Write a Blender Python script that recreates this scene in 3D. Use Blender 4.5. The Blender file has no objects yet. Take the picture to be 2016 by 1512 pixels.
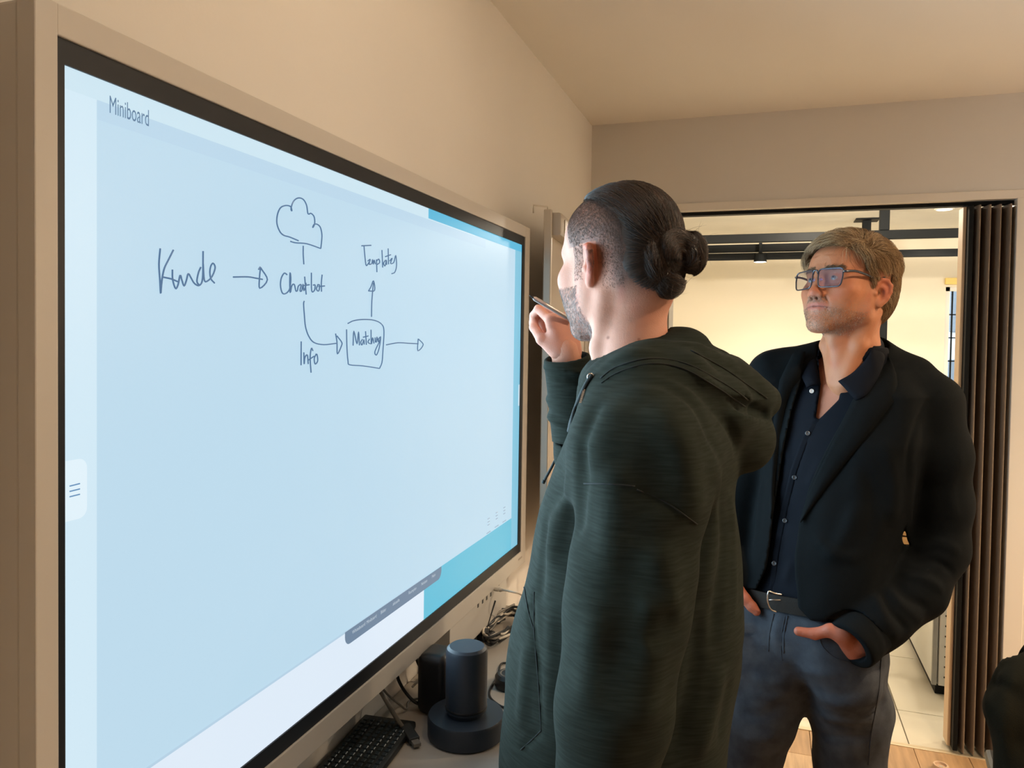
import bpy, bmesh, math, random
import numpy as np
from mathutils import Vector, Matrix, Euler
rnd = random.Random(7)
nrs = np.random.RandomState(5)
S = bpy.context.scene
COL = S.collection

# ------------------------------------------------------------------ camera
W_PX, H_PX = 2016, 1512
FPX, PPX, PPY = 1489.0, 1008.0, 706.0
CAM = np.array([0.0, 0.0, 1.54])
def _n(v):
    v = np.array(v, float); return v / np.linalg.norm(v)
_Y = _n((504, -33, FPX))                      # room axes as the camera sees them (right, down, forward)
_X = np.array((4408, 106, -FPX), float); _X = _n(_X - _Y * _X.dot(_Y))
_Z = np.cross(_X, _Y)
RIGHT = np.array([_X[0], _Y[0], _Z[0]]); DOWN = np.array([_X[1], _Y[1], _Z[1]]); FWD = np.array([_X[2], _Y[2], _Z[2]])
def ray(px, py):
    return RIGHT * ((px - PPX) / FPX) + DOWN * ((py - PPY) / FPX) + FWD
def at(px, py, t): return CAM + ray(px, py) * t
def atx(px, py, x):
    d = ray(px, py); return CAM + d * ((x - CAM[0]) / d[0])
def aty(px, py, y):
    d = ray(px, py); return CAM + d * ((y - CAM[1]) / d[1])
def atz(px, py, z):
    d = ray(px, py); return CAM + d * ((z - CAM[2]) / d[2])
def proj(p):
    v = np.array(p, float) - CAM
    c = (v @ RIGHT, v @ DOWN, v @ FWD)
    return PPX + FPX * c[0] / c[2], PPY + FPX * c[1] / c[2], c[2]

cam_d = bpy.data.cameras.new('camera'); cam = bpy.data.objects.new('camera', cam_d); COL.objects.link(cam)
M = Matrix(((RIGHT[0], -DOWN[0], -FWD[0], CAM[0]), (RIGHT[1], -DOWN[1], -FWD[1], CAM[1]),
            (RIGHT[2], -DOWN[2], -FWD[2], CAM[2]), (0, 0, 0, 1)))
cam.matrix_world = M
cam_d.sensor_fit = 'HORIZONTAL'; cam_d.sensor_width = 36.0; cam_d.lens = 36.0 * FPX / W_PX
cam_d.shift_y = -(H_PX / 2 - PPY) / W_PX
cam_d.clip_start = 0.02
S.camera = cam

# ------------------------------------------------------------------ world, exposure
vs = S.view_settings
S.display_settings.display_device = 'sRGB'
vs.view_transform = 'Standard'; vs.look = 'None'; vs.gamma = 1; vs.use_curve_mapping = False
vs.exposure = 0.0
wd = bpy.data.worlds.new('world'); S.world = wd; wd.use_nodes = True
bg = wd.node_tree.nodes['Background']; bg.inputs[0].default_value = (0.80, 0.90, 1.0, 1); bg.inputs[1].default_value = 4.0
WARM = (1.0, 0.75, 0.49)
WARM2 = (1.0, 0.88, 0.71)

# ------------------------------------------------------------------ helpers
def srgb(*c):
    if len(c) == 1: c = c[0]
    o = []
    for v in c[:3]:
        v = v / 255.0
        o.append(v / 12.92 if v <= 0.04045 else ((v + 0.055) / 1.055) ** 2.4)
    return tuple(o) + (1.0,)
def N(nt, typ, x=0, y=0, **kw):
    n = nt.nodes.new(typ); n.location = (x, y)
    for k, v in kw.items(): setattr(n, k, v)
    return n
def mat(name, col, rough=0.6, metal=0.0, spec=0.5, vary=0.0, vscale=8.0, bump=0.0, bscale=60.0, attr=None, stretch=(1, 1, 1),
        sheen=0.0, coat=0.0, sss=0.0, col2=None, detail=4.0, coords='Object'):
    m = bpy.data.materials.new(name); m.use_nodes = True
    nt = m.node_tree; b = nt.nodes['Principled BSDF']
    b.inputs['Base Color'].default_value = col; b.inputs['Roughness'].default_value = rough
    b.inputs['Metallic'].default_value = metal; b.inputs['Specular IOR Level'].default_value = spec
    if sheen: b.inputs['Sheen Weight'].default_value = sheen; b.inputs['Sheen Roughness'].default_value = 0.5
    if coat: b.inputs['Coat Weight'].default_value = coat; b.inputs['Coat Roughness'].default_value = 0.05
    if sss:
        b.inputs['Subsurface Weight'].default_value = sss; b.inputs['Subsurface Radius'].default_value = (0.012, 0.005, 0.003)
        b.inputs['Subsurface Scale'].default_value = 0.6
    src = None
    if attr:
        a = N(nt, 'ShaderNodeVertexColor', -800, 200, layer_name=attr); src = a.outputs['Color']
    if vary or bump:
        tc = N(nt, 'ShaderNodeTexCoord', -1400, 0); mp = N(nt, 'ShaderNodeMapping', -1200, 0)
        mp.inputs['Scale'].default_value = stretch; nt.links.new(tc.outputs[coords], mp.inputs['Vector'])
    if vary:
        nz = N(nt, 'ShaderNodeTexNoise', -1000, 0); nz.inputs['Scale'].default_value = vscale; nz.inputs['Detail'].default_value = detail
        nt.links.new(mp.outputs[0], nz.inputs['Vector'])
        mx = N(nt, 'ShaderNodeMix', -400, 200, data_type='RGBA')
        if col2 is None: col2 = tuple(c * (1 - vary) for c in col[:3]) + (1,)
        rmp = N(nt, 'ShaderNodeMapRange', -700, 0); rmp.inputs[1].default_value = 0.3; rmp.inputs[2].default_value = 0.7
        nt.links.new(nz.outputs[0], rmp.inputs[0]); nt.links.new(rmp.outputs[0], mx.inputs[0])
        if src is not None:
            mm = N(nt, 'ShaderNodeMix', -550, 400, data_type='RGBA', blend_type='MULTIPLY'); mm.inputs[0].default_value = 1
            nt.links.new(src, mm.inputs[6]); mm.inputs[7].default_value = (1 - vary,) * 3 + (1,)
            nt.links.new(src, mx.inputs[6]); nt.links.new(mm.outputs[2], mx.inputs[7])
        else:
            mx.inputs[6].default_value = col; mx.inputs[7].default_value = col2
        src = mx.outputs[2]
    if src is not None: nt.links.new(src, b.inputs['Base Color'])
    if bump:
        n2 = N(nt, 'ShaderNodeTexNoise', -1000, -300); n2.inputs['Scale'].default_value = bscale; n2.inputs['Detail'].default_value = 5
        nt.links.new(mp.outputs[0], n2.inputs['Vector'])
        bp = N(nt, 'ShaderNodeBump', -400, -300); bp.inputs['Strength'].default_value = bump; bp.inputs['Distance'].default_value = 0.003
        nt.links.new(n2.outputs[0], bp.inputs['Height']); nt.links.new(bp.outputs[0], b.inputs['Normal'])
    return m
def emat(name, col, strength=1.0):
    m = bpy.data.materials.new(name); m.use_nodes = True
    b = m.node_tree.nodes['Principled BSDF']
    b.inputs['Base Color'].default_value = (0.02, 0.02, 0.02, 1); b.inputs['Roughness'].default_value = 0.35
    b.inputs['Specular IOR Level'].default_value = 0.2
    b.inputs['Emission Color'].default_value = col; b.inputs['Emission Strength'].default_value = strength
    return m
def link(name, me, m=None, parent=None, smooth=False):
    o = bpy.data.objects.new(name, me); COL.objects.link(o)
    if m is not None: me.materials.append(m)
    if parent is not None: o.parent = parent
    if smooth: me.polygons.foreach_set('use_smooth', [True] * len(me.polygons))
    return o
def fix(o):                                   # keep a child where its world-space mesh was built
    p = o.parent
    if p is not None:
        mw = Matrix.Identity(4); q = p
        chain = []
        while q is not None: chain.append(q); q = q.parent
        for q in reversed(chain): mw = mw @ q.matrix_parent_inverse @ q.matrix_basis
        o.matrix_parent_inverse = mw.inverted()
    return o
def tag(o, label=None, cat=None, group=None, kind=None):
    if label: o['label'] = label
    if cat: o['category'] = cat
    if group: o['group'] = group
    if kind: o['kind'] = kind
    return o
def thing(name, label, cat, loc=(0, 0, 0), group=None):
    o = bpy.data.objects.new(name, None); COL.objects.link(o); o.location = tuple(loc); o.empty_display_size = 0.05
    return tag(o, label, cat, group)
class MB:
    """collects shapes in world space, then becomes one mesh object"""
    def __init__(s): s.bm = bmesh.new()
    def box(s, lo, hi, bevel=0.0, mtx=None, seg=2):
        t = bmesh.new(); bmesh.ops.create_cube(t, size=1)
        lo = Vector(lo); hi = Vector(hi)
        for v in t.verts: v.co = Vector(((lo[i] + hi[i]) / 2 + v.co[i] * (hi[i] - lo[i])) for i in range(3))
        if bevel: bmesh.ops.bevel(t, geom=t.edges[:], offset=bevel, segments=seg, affect='EDGES', profile=0.5)
        return s._join(t, mtx)
    def _join(s, t, mtx=None):
        if mtx is not None: bmesh.ops.transform(t, matrix=mtx, verts=t.verts)
        me = bpy.data.meshes.new('t'); t.to_mesh(me); t.free(); s.bm.from_mesh(me); bpy.data.meshes.remove(me); return s
    def tube(s, pts, r, n=8, closed=False, flat=1.0):
        pts = [Vector(p) for p in pts]; m = len(pts)
        rs = r if hasattr(r, '__len__') else [r] * m
        rings = []; up = None
        for i in range(m):
            if closed: d = pts[(i + 1) % m] - pts[i - 1]
            else: d = pts[min(i + 1, m - 1)] - pts[max(i - 1, 0)]
            if d.length < 1e-9: d = Vector((0, 0, 1))
            d.normalize()
            if up is None:
                up = Vector((0, 0, 1)) if abs(d.z) < 0.9 else Vector((1, 0, 0))
            a = d.cross(up); 
            if a.length < 1e-6: a = d.orthogonal()
            a.normalize(); b = a.cross(d); b.normalize(); up = b
            rings.append([s.bm.verts.new(pts[i] + (a * math.cos(2 * math.pi * k / n) + b * math.sin(2 * math.pi * k / n) * flat) * rs[i]) for k in range(n)])
        for i in range(m if closed else m - 1):
            A = rings[i]; B = rings[(i + 1) % m]
            for k in range(n): s.bm.faces.new((A[k], A[(k + 1) % n], B[(k + 1) % n], B[k]))
        if not closed:
            s.bm.faces.new(list(reversed(rings[0]))); s.bm.faces.new(rings[-1])
        return s
    def lathe(s, prof, c=(0, 0, 0), n=40, mtx=None):
        t = bmesh.new(); rings = []
        for r, z in prof:
            if r < 1e-6: rings.append([t.verts.new((0, 0, z))])
            else: rings.append([t.verts.new((r * math.cos(2 * math.pi * k / n), r * math.sin(2 * math.pi * k / n), z)) for k in range(n)])
        for A, B in zip(rings, rings[1:]):
            for k in range(n):
                a, b = A[k % len(A)], A[(k + 1) % len(A)]; c2, d = B[(k + 1) % len(B)], B[k % len(B)]
                f = []
                for v in (a, b, c2, d):
                    if v not in f: f.append(v)
                if len(f) > 2: t.faces.new(f)
        bmesh.ops.recalc_face_normals(t, faces=t.faces[:])
        bmesh.ops.translate(t, vec=Vector(c), verts=t.verts)
        return s._join(t, mtx)
    def poly(s, pts):
        s.bm.faces.new([s.bm.verts.new(tuple(p)) for p in pts]); return s
    def prism(s, pts, vec):
        a = [s.bm.verts.new(tuple(p)) for p in pts]; b = [s.bm.verts.new(tuple(Vector(p) + Vector(vec))) for p in pts]
        n = len(pts); s.bm.faces.new(a); s.bm.faces.new(list(reversed(b)))
        for k in range(n): s.bm.faces.new((a[k], b[k], b[(k + 1) % n], a[(k + 1) % n]))
        bmesh.ops.recalc_face_normals(s.bm, faces=s.bm.faces[:]); return s
    def grid(s, P):
        R = [[s.bm.verts.new(tuple(p)) for p in row] for row in P]
        for A, B in zip(R, R[1:]):
            for k in range(len(A) - 1): s.bm.faces.new((A[k], A[k + 1], B[k + 1], B[k]))
        return s
    def build(s, name, m, parent=None, smooth=False, sharp=None):
        me = bpy.data.meshes.new(name); s.bm.to_mesh(me); s.bm.free()
        o = link(name, me, m, parent, smooth)
        if parent is not None: fix(o)
        if smooth and sharp: me.set_sharp_from_angle(angle=math.radians(sharp))
        return o
def smooth_path(pts, k=6):
    """Catmull-Rom through 3-D points"""
    P = [np.array(p, float) for p in pts]; P = [2 * P[0] - P[1]] + P + [2 * P[-1] - P[-2]]
    out = []
    for i in range(1, len(P) - 2):
        for j in range(k):
            t = j / k
            out.append(0.5 * (2 * P[i] + (P[i + 1] - P[i - 1]) * t + (2 * P[i - 1] - 5 * P[i] + 4 * P[i + 1] - P[i + 2]) * t * t
                              + (-P[i - 1] + 3 * P[i] - 3 * P[i + 1] + P[i + 2]) * t ** 3))
    out.append(P[-2]); return out
def light(name, kind, loc, energy, col=(1, 1, 1), size=0.1, aim=None, spot=None, blend=0.5, parent=None):
    d = bpy.data.lights.new(name, kind); o = bpy.data.objects.new(name, d); COL.objects.link(o)
    d.energy = energy; d.color = col; o.location = tuple(loc)
    if kind == 'AREA': d.size = size
    else: d.shadow_soft_size = size
    if kind == 'SPOT': d.spot_size = math.radians(spot or 90); d.spot_blend = blend
    if aim is not None:
        o.rotation_euler = (Vector(aim) - Vector(loc)).to_track_quat('-Z', 'Y').to_euler()
    if parent is not None: o.parent = parent; bpy.context.view_layer.update(); o.matrix_parent_inverse = parent.matrix_world.inverted()
    return o
# ------------------------------------------------------------------ lamps of the room (fixtures built below)
WX, BY, CZ = -0.735, 3.2, 2.455          # display wall plane, back wall plane, ceiling height
DX = -0.648                              # front face of the display
ROOM_LAMPS = [(1.10, 1.25, 96), (0.05, 0.95, 16), (2.5, 2.95, 230), (1.75, 1.80, 95), (2.2, -0.7, 18)]  # all unseen; second aimed to brighten the wall, last two added as fill
HALL_LAMPS = [(1.16, 6.07, 34), (0.3, 5.4, 44), (1.0, 4.3, 64), (-0.6, 4.6, 46), (2.2, 4.6, 44)]

# ------------------------------------------------------------------ setting: meeting room
m_wall = mat('wall_paint', srgb(224, 220, 214), 0.85, vary=0.03, vscale=3, bump=0.05, bscale=180)
m_ceil = mat('ceiling_paint', srgb(236, 232, 224), 0.9, vary=0.03, vscale=2, bump=0.05, bscale=140)
m_hallw = mat('hall_wall_paint', srgb(238, 228, 208), 0.8, vary=0.02, vscale=3)
m_hallc = mat('hall_ceiling_plaster', srgb(232, 226, 214), 0.85, vary=0.12, vscale=2.5, bump=0.4, bscale=9)
m_white = mat('white_lacquer', srgb(232, 226, 216), 0.4)
m_black = mat('black_steel', srgb(14, 17, 19), 0.6, spec=0.2)
m_dark = mat('black_plastic', srgb(22, 25, 30), 0.4)
def struct(o): o['kind'] = 'structure'; return o
T = 0.13
OX0, OX1, OZ = -0.392, 0.848, 2.075       # opening to the hall
X1, Y0 = 2.7, -2.3                         # far side and rear of the room
struct(MB().box((WX - T, Y0, 0), (WX, BY, CZ)).build('wall_left', m_wall))
struct(MB().box((WX - T, BY, 0), (OX0 - 0.012, BY + T, CZ)).box((OX1 + 0.012, BY, 0), (X1, BY + T, CZ)).box((OX0 - 0.012, BY, OZ + 0.012), (OX1 + 0.012, BY + T, CZ)).build('wall_back', m_wall))
struct(MB().box((X1, Y0, 0), (X1 + T, BY + T, CZ)).build('wall_right', m_wall))
struct(MB().box((WX - T, Y0 - T, 0), (X1 + T, Y0, CZ)).build('wall_front', m_wall))
struct(MB().box((WX - T, Y0 - T, CZ), (X1 + T, BY + T, CZ + 0.1)).build('ceiling', m_ceil))
# oak floor: a subfloor that carries every plank
m_sub = mat('subfloor', srgb(60, 45, 30), 0.9)
floor = struct(MB().box((WX, Y0, -0.06), (X1, BY + 0.005, -0.014)).build('floor', m_sub))
oaks = [mat('oak_plank', srgb(*c), 0.45, vary=0.38, vscale=5.5, stretch=(9, 0.8, 1), bump=0.12, bscale=30) for c in
        ((196, 165, 128), (184, 151, 114), (205, 176, 140), (176, 142, 104))]
pw = 0.185; i = 0
x = WX
while x < X1 - 0.01:
    y = Y0 - rnd.random() * 1.2
    while y < BY:
        a, b = max(y, Y0), min(y + 1.25, BY)
        if b - a > 0.03:
            dz = rnd.uniform(-0.0006, 0)
            MB().box((x + 0.0008, a + 0.0008, -0.0138), (min(x + pw, X1) - 0.0008, b - 0.0008, dz), bevel=0.0012, seg=1).build('plank', oaks[rnd.randrange(4)], floor)
        y += 1.25
    x += pw
# skirting boards
struct(MB().box((WX, Y0, 0), (WX + 0.012, 2.05, 0.06), bevel=0.003).box((WX, 2.05, 0), (WX + 0.012, BY, 0.06), bevel=0.003).build('baseboard_left', m_white))
struct(MB().box((OX1 + 0.055, BY - 0.012, 0), (X1, BY, 0.06), bevel=0.003).build('baseboard_back', m_white))
# white trim round the opening, with the dark track groove of the folding door
struct(MB().box((OX0 - 0.05, BY - 0.008, OZ - 0.002), (OX1 + 0.055, BY + T + 0.005, OZ + 0.030), bevel=0.002).build('trim_1', m_white))
struct(MB().box((OX1 - 0.004, BY - 0.010, 0), (OX1 + 0.055, BY + T + 0.004, OZ + 0.0), bevel=0.002).build('trim_2', m_white))
struct(MB().box((OX0 - 0.028, BY - 0.008, 0), (OX0, BY + T + 0.005, OZ), bevel=0.002).build('trim_3', mat('grey_profile', srgb(150, 143, 132), 0.5)))

# ------------------------------------------------------------------ setting: hall behind
HX0, HX1, HY, HZ = -2.2, 4.2, 7.3, 2.5
hall_floor = struct(MB().box((HX0, BY + 0.005, -0.06), (HX1, HY, -0.012)).build('floor_hall', mat('tile_grout', srgb(150, 142, 124), 0.9)))
hall_floor.name = 'floor_2'
tiles = [mat('floor_tile', srgb(*c), 0.22, vary=0.05, vscale=3, bump=0.02) for c in ((222, 215, 196), (216, 208, 188), (226, 219, 201))]
ts = 0.60
yy = BY + 0.006; r = 0
while yy < HY:
    h = 0.30 if r == 0 else ts
    x = HX0 + 0.35
    while x < HX1:
        MB().box((x + 0.002, yy + 0.002, -0.0118), (min(x + ts, HX1) - 0.002, min(yy + h, HY) - 0.002, 0.0), bevel=0.001, seg=1).build('tile', tiles[rnd.randrange(3)], hall_floor)
        x += ts
    yy += h; r += 1
MBt = MB().box((OX0, BY - 0.012, -0.002), (OX1, BY + 0.012, 0.003), bevel=0.001)
struct(MBt.build('trim_4', mat('threshold_strip', srgb(214, 200, 172), 0.35, metal=0.5)))
struct(MB().box((HX0 - T, BY + T, 0), (WX - T, BY + T + 0.02, HZ)).build('wall_hall_front', m_hallw))
wx0, wx1, wz0, wz1 = 1.425, 2.75, 0.95, 2.03
struct(MB().box((HX0, HY, 0), (wx0, HY + 0.2, HZ)).box((wx1, HY, 0), (HX1, HY + 0.2, HZ)).box((wx0, HY, 0), (wx1, HY + 0.2, wz0)).box((wx0, HY, wz1), (wx1, HY + 0.2, HZ)).build('wall_hall_back', m_hallw))
struct(MB().box((HX0 - T, BY, 0), (HX0, HY + 0.2, HZ)).build('wall_hall_left', m_hallw))
struct(MB().box((HX1, BY, 0), (HX1 + T, HY + 0.2, HZ)).build('wall_hall_right', m_hallw))
struct(MB().box((HX0 - T, BY + T, HZ), (HX1 + T, HY + 0.2, HZ + 0.1)).build('ceiling_hall', m_hallc))
# window in the hall's far wall
win = struct(MB().box((wx0, HY + 0.02, wz0), (wx0 + 0.035, HY + 0.08, wz1)).box((wx1 - 0.035, HY + 0.02, wz0), (wx1, HY + 0.08, wz1))
             .box((wx0, HY + 0.02, wz1 - 0.035), (wx1, HY + 0.08, wz1)).box((wx0, HY + 0.02, wz0), (wx1, HY + 0.08, wz0 + 0.05)).build('window_1', m_white))
m_glass = bpy.data.materials.new('window_glass'); m_glass.use_nodes = True
_nt = m_glass.node_tree; _nt.nodes.clear()
_o = N(_nt, 'ShaderNodeOutputMaterial'); _t = N(_nt, 'ShaderNodeBsdfTransparent'); _g = N(_nt, 'ShaderNodeBsdfGlossy'); _x = N(_nt, 'ShaderNodeMixShader')
_g.inputs['Roughness'].default_value = 0.02; _t.inputs[0].default_value = (0.93, 0.96, 0.97, 1); _x.inputs[0].default_value = 0.06
_nt.links.new(_t.outputs[0], _x.inputs[1]); _nt.links.new(_g.outputs[0], _x.inputs[2]); _nt.links.new(_x.outputs[0], _o.inputs[0])
for k in range(5):
    za = wz0 + 0.05 + (wz1 - wz0 - 0.085) * k / 5; zb = wz0 + 0.05 + (wz1 - wz0 - 0.085) * (k + 1) / 5
    MB().box((wx0 + 0.035, HY + 0.045, za + 0.004), (wx1 - 0.035, HY + 0.051, zb - 0.004)).build('pane', m_glass, win)
    if k: MB().box((wx0 + 0.035, HY + 0.040, za - 0.005), (wx1 - 0.035, HY + 0.056, za + 0.005)).build('glazing_bar', m_black, win)
MB().box((wx0 + 0.055, HY + 0.040, wz0 + 0.05), (wx0 + 0.066, HY + 0.056, wz1 - 0.035)).build('glazing_bar', m_black, win)
MB().box((wx0 - 0.01, HY - 0.03, wz1 + 0.02), (wx1 + 0.02, HY, wz1 + 0.075), bevel=0.004).build('blind_box', mat('yellow_blind', srgb(235, 205, 120), 0.6), win)
# street facade outside
fac = thing('building', 'pale building facade with dark windows seen outside the hall window', 'building', (2.2, 11.0, 0))
MB().box((-1.0, 11.0, 0.0), (5.5, 11.6, 4.5)).build('wall', mat('render_white', srgb(228, 232, 236), 0.9), fac)
for k in range(5):
    for j in range(3):
        MB().box((0.2 + k * 1.0, 10.97, 0.5 + j * 1.2), (0.75 + k * 1.0, 11.01, 1.35 + j * 1.2), bevel=0.01).build('window', mat('far_window', srgb(120, 134, 148), 0.15), fac)
struct(MB().box((-6, HY + 0.2, -0.2), (9, 20, -0.05)).build('trim_street', mat('asphalt', srgb(120, 120, 122), 0.9))).name = 'ground'

# ------------------------------------------------------------------ ceiling lamps
m_lamp = emat('lamp_glow', (1, 0.93, 0.80, 1), 9.0)
m_lampw = emat('hall_lamp_glow', (1, 0.97, 0.90, 1), 9.0)
def ceiling_light(x, y, z, watts, label, group, col, glow, r=0.045, aim=None, cone=150):
    t = thing('ceiling_light', label, 'lamp', (x, y, z), group)
    MB().lathe([(r + 0.014, 0), (r + 0.014, -0.004), (r + 0.002, -0.008), (r, -0.002), (r, 0)], (x, y, z)).build('trim_ring', m_white, t, True, 40)
    MB().lathe([(0, -0.0015), (r, -0.0015), (r, -0.0005), (0, -0.0005)], (x, y, z), 24).build('diffuser', glow, t)
    if cone > 180: light('lamp', 'POINT', (x, y, z - 0.10), watts * 0.8, col, 0.05, None, None, 0.5, t)
    else: light('lamp', 'SPOT', (x, y, z - 0.012), watts, col, 0.035, aim or (x, y, 0), cone, 0.6, t)
    return t
for k, (x, y, w) in enumerate(ROOM_LAMPS):
    ceiling_light(x, y, CZ, w, 'unseen warm ceiling downlight placed to light the meeting room', 'meeting room downlights', WARM, m_lamp,
                  aim=(WX, 0.95, 2.05) if k == 1 else None, cone=125 if k == 1 else 118 if k == 3 else 155)
for k, (x, y, w) in enumerate(HALL_LAMPS):
    ceiling_light(x, y, HZ, w, 'bright round downlight in the hall ceiling beside the folding door' if k == 0 else 'recessed hall ceiling downlight out of view',
                  None if k == 0 else 'hall downlights', WARM2, m_lampw, 0.05, cone=150 if k == 0 else 360)

# ------------------------------------------------------------------ black steel frame hung in the hall
fr = thing('hanging_frame', 'black steel lighting frame hung from the hall ceiling on posts', 'frame', (0.9, 6.2, 2.2))
def bar(x0, x1, y, zc, h, name='bar', d=0.05):
    MB().box((x0, y - d / 2, zc - h / 2), (x1, y + d / 2, zc + h / 2), bevel=0.003, seg=1).build(name, m_black, fr)
ya, yb = 5.9, 6.45
z1 = aty(1800, 461, ya)[2]; z2 = aty(1480, 489, yb)[2]; z3 = aty(1480, 505, yb)[2]
bar(-2.0, 4.0, ya, z1, 0.062)
bar(-2.0, aty(1700, 480, yb)[0], yb, z2, 0.062)
bar(-2.0, 4.0, yb, z3, 0.055)
pa = aty(1741, 440, ya)[0]; pb = aty(1706, 445, yb)[0]
MB().box((pa - 0.031, ya - 0.03, z1 + 0.031), (pa + 0.031, ya + 0.03, HZ - 0.002), bevel=0.003, seg=1).build('post', m_black, fr)
MB().box((pb - 0.03, yb - 0.03, z3), (pb + 0.03, yb + 0.03, HZ - 0.006), bevel=0.003, seg=1).build('post', m_black, fr)
MB().box((pb - 0.085, yb - 0.085, HZ - 0.012), (pb + 0.085, yb + 0.085, HZ - 0.002), bevel=0.002, seg=1).build('ceiling_plate', m_black, fr)
pc = aty(1736, 660, ya)[0]
MB().box((pc - 0.03, ya - 0.03, 0.002), (pc + 0.03, ya + 0.03, z1 - 0.031), bevel=0.003, seg=1).build('post', m_black, fr)
for xx in (-1.2, 3.6):
    MB().box((xx - 0.03, yb - 0.03, z2 + 0.031), (xx + 0.03, yb + 0.03, HZ - 0.003), bevel=0.003, seg=1).build('post', m_black, fr)
s = aty(1497, 497, yb - 0.09)
sp = thing('spotlight', 'small black spotlight clipped to the hanging frame in the hall', 'lamp', (s[0], s[1], z2))
MB().box((s[0] - 0.012, yb - 0.10, z3 - 0.02), (s[0] + 0.012, yb - 0.026, z2 + 0.065), bevel=0.003).build('clip', m_black, sp)
MB().lathe([(0.02, 0.075), (0.045, 0.06), (0.05, 0.0), (0.046, 0.0)], (s[0], yb - 0.09, z3 - 0.055)).build('housing', m_black, sp, True, 40)
MB().lathe([(0, 0.0), (0.046, 0.0), (0.046, 0.004), (0, 0.004)], (s[0], yb - 0.09, z3 - 0.055), 24).build('lamp_face', m_lampw, sp)
light('spot_beam', 'SPOT', (s[0], yb - 0.09, z3 - 0.065), 25, WARM2, 0.04, (s[0] + 0.1, 6.9, 0), 110, 0.5, sp)

# ------------------------------------------------------------------ folding door stacked at the right of the opening
m_fold = mat('brown_pleat', srgb(132, 116, 100), 0.75, vary=0.12, vscale=90, stretch=(1, 1, 0.2), bump=0.25, bscale=300)
fd = tag(thing('door_1', None, None, (0.76, BY + 0.04, 0)), kind='structure')
xs = [aty(px, 800, BY + 0.02)[0] for px in (1886, 1996)]
xa, xb = xs[0] + 0.030, OX1 - 0.006
np_ = 4; w = (xb - xa) / np_
for k in range(np_):
    a = xa + k * w; rows = []
    for z in (0.012, OZ - 0.02):
        row = []
        for j in range(15):
            u = j / 14
            row.append((a + w * (0.10 + 0.80 * u), BY + 0.075 - 0.085 * (math.sin(math.pi * u) ** 0.8), z))
        rows.append(row)
    b = MB().grid(rows)
    b.build('pleat', m_fold, fd, True)
    MB().box((a - 0.0 * w, BY + 0.072, 0.012), (a + w * 0.14, BY + 0.09, OZ - 0.02)).build('hinge_strip', m_black, fd)
MB().box((xa - 0.0, BY + 0.09, 0.012), (xb, BY + 0.10, OZ - 0.02)).build('backing', m_black, fd)
MB().box((xa - 0.018, BY - 0.005, 0.012), (xa - 0.002, BY + 0.09, OZ - 0.02), bevel=0.003).build('lead_post', m_black, fd)
MB().box((xa - 0.030, BY + 0.03, 0.012), (xa - 0.0185, BY + 0.10, OZ - 0.02), bevel=0.002).build('lead_profile', mat('beige_profile', srgb(214, 186, 152), 0.5), fd)
MB().box((OX0, BY + 0.028, OZ - 0.016), (OX1 - 0.006, BY + 0.066, OZ - 0.003)).build('track', m_black, fd)
MB().box((OX0 - 0.050, BY - 0.016, 0.01), (OX0 - 0.029, BY - 0.001, OZ - 0.02)).build('seal', m_black, fd)

# ------------------------------------------------------------------ hall furniture seen through the gaps
p = atz(1832, 1368, 0.0)
cx, cy = p[0], p[1]
cab = thing('metal_cabinet', 'pale grey metal cabinet with perforated edge strip in the hall beyond the doorway', 'cabinet', (cx + 0.3, cy + 0.3, 0))
m_cab = mat('cabinet_grey', srgb(204, 204, 198), 0.45)
MB().box((cx + 0.002, cy + 0.006, 0.05), (cx + 0.55, cy + 0.9, 0.50), bevel=0.004).build('body', m_cab, cab)
MB().box((cx + 0.02, cy + 0.02, 0.002), (cx + 0.53, cy + 0.88, 0.05)).build('plinth', m_black, cab)
MB().box((cx, cy - 0.012, 0.05), (cx + 0.02, cy + 0.006, 0.50), bevel=0.003).build('edge_profile', mat('cabinet_edge', srgb(150, 150, 146), 0.4), cab)
MB().box((cx + 0.026, cy - 0.010, 0.05), (cx + 0.55, cy + 0.006, 0.50), bevel=0.003).build('front_panel', m_cab, cab)
for k in range(9):
    MB().lathe([(0, 0), (0.004, 0), (0.004, 0.003), (0, 0.003)], (0, 0, 0), 10, Matrix.Translation((cx + 0.05, cy - 0.0095, 0.09 + 0.045 * k)) @ Matrix.Rotation(math.pi / 2, 4, 'X')).build('rivet_hole', m_black, cab)
cr = thing('wooden_crate', 'small slatted wooden crate standing on the grey metal cabinet', 'crate', (cx + 0.2, cy + 0.3, 0.50))
m_pine = mat('pine', srgb(205, 160, 105), 0.6, vary=0.2, vscale=6, stretch=(1, 1, 8))
c0 = aty(1782, 1050, cy + 0.30)
bx0, bx1 = c0[0] - 0.22, c0[0] + 0.24
for k in range(6):
    MB().box((bx0, cy + 0.28, 0.503 + k * 0.042), (bx1, cy + 0.30, 0.537 + k * 0.042), bevel=0.002, seg=1).build('slat', m_pine, cr)
MB().box((bx0 + 0.01, cy + 0.301, 0.502), (bx1 - 0.01, cy + 0.50, 0.75), bevel=0.003).build('crate_body', mat('dark_pine', srgb(58, 40, 26), 0.7), cr)
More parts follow.
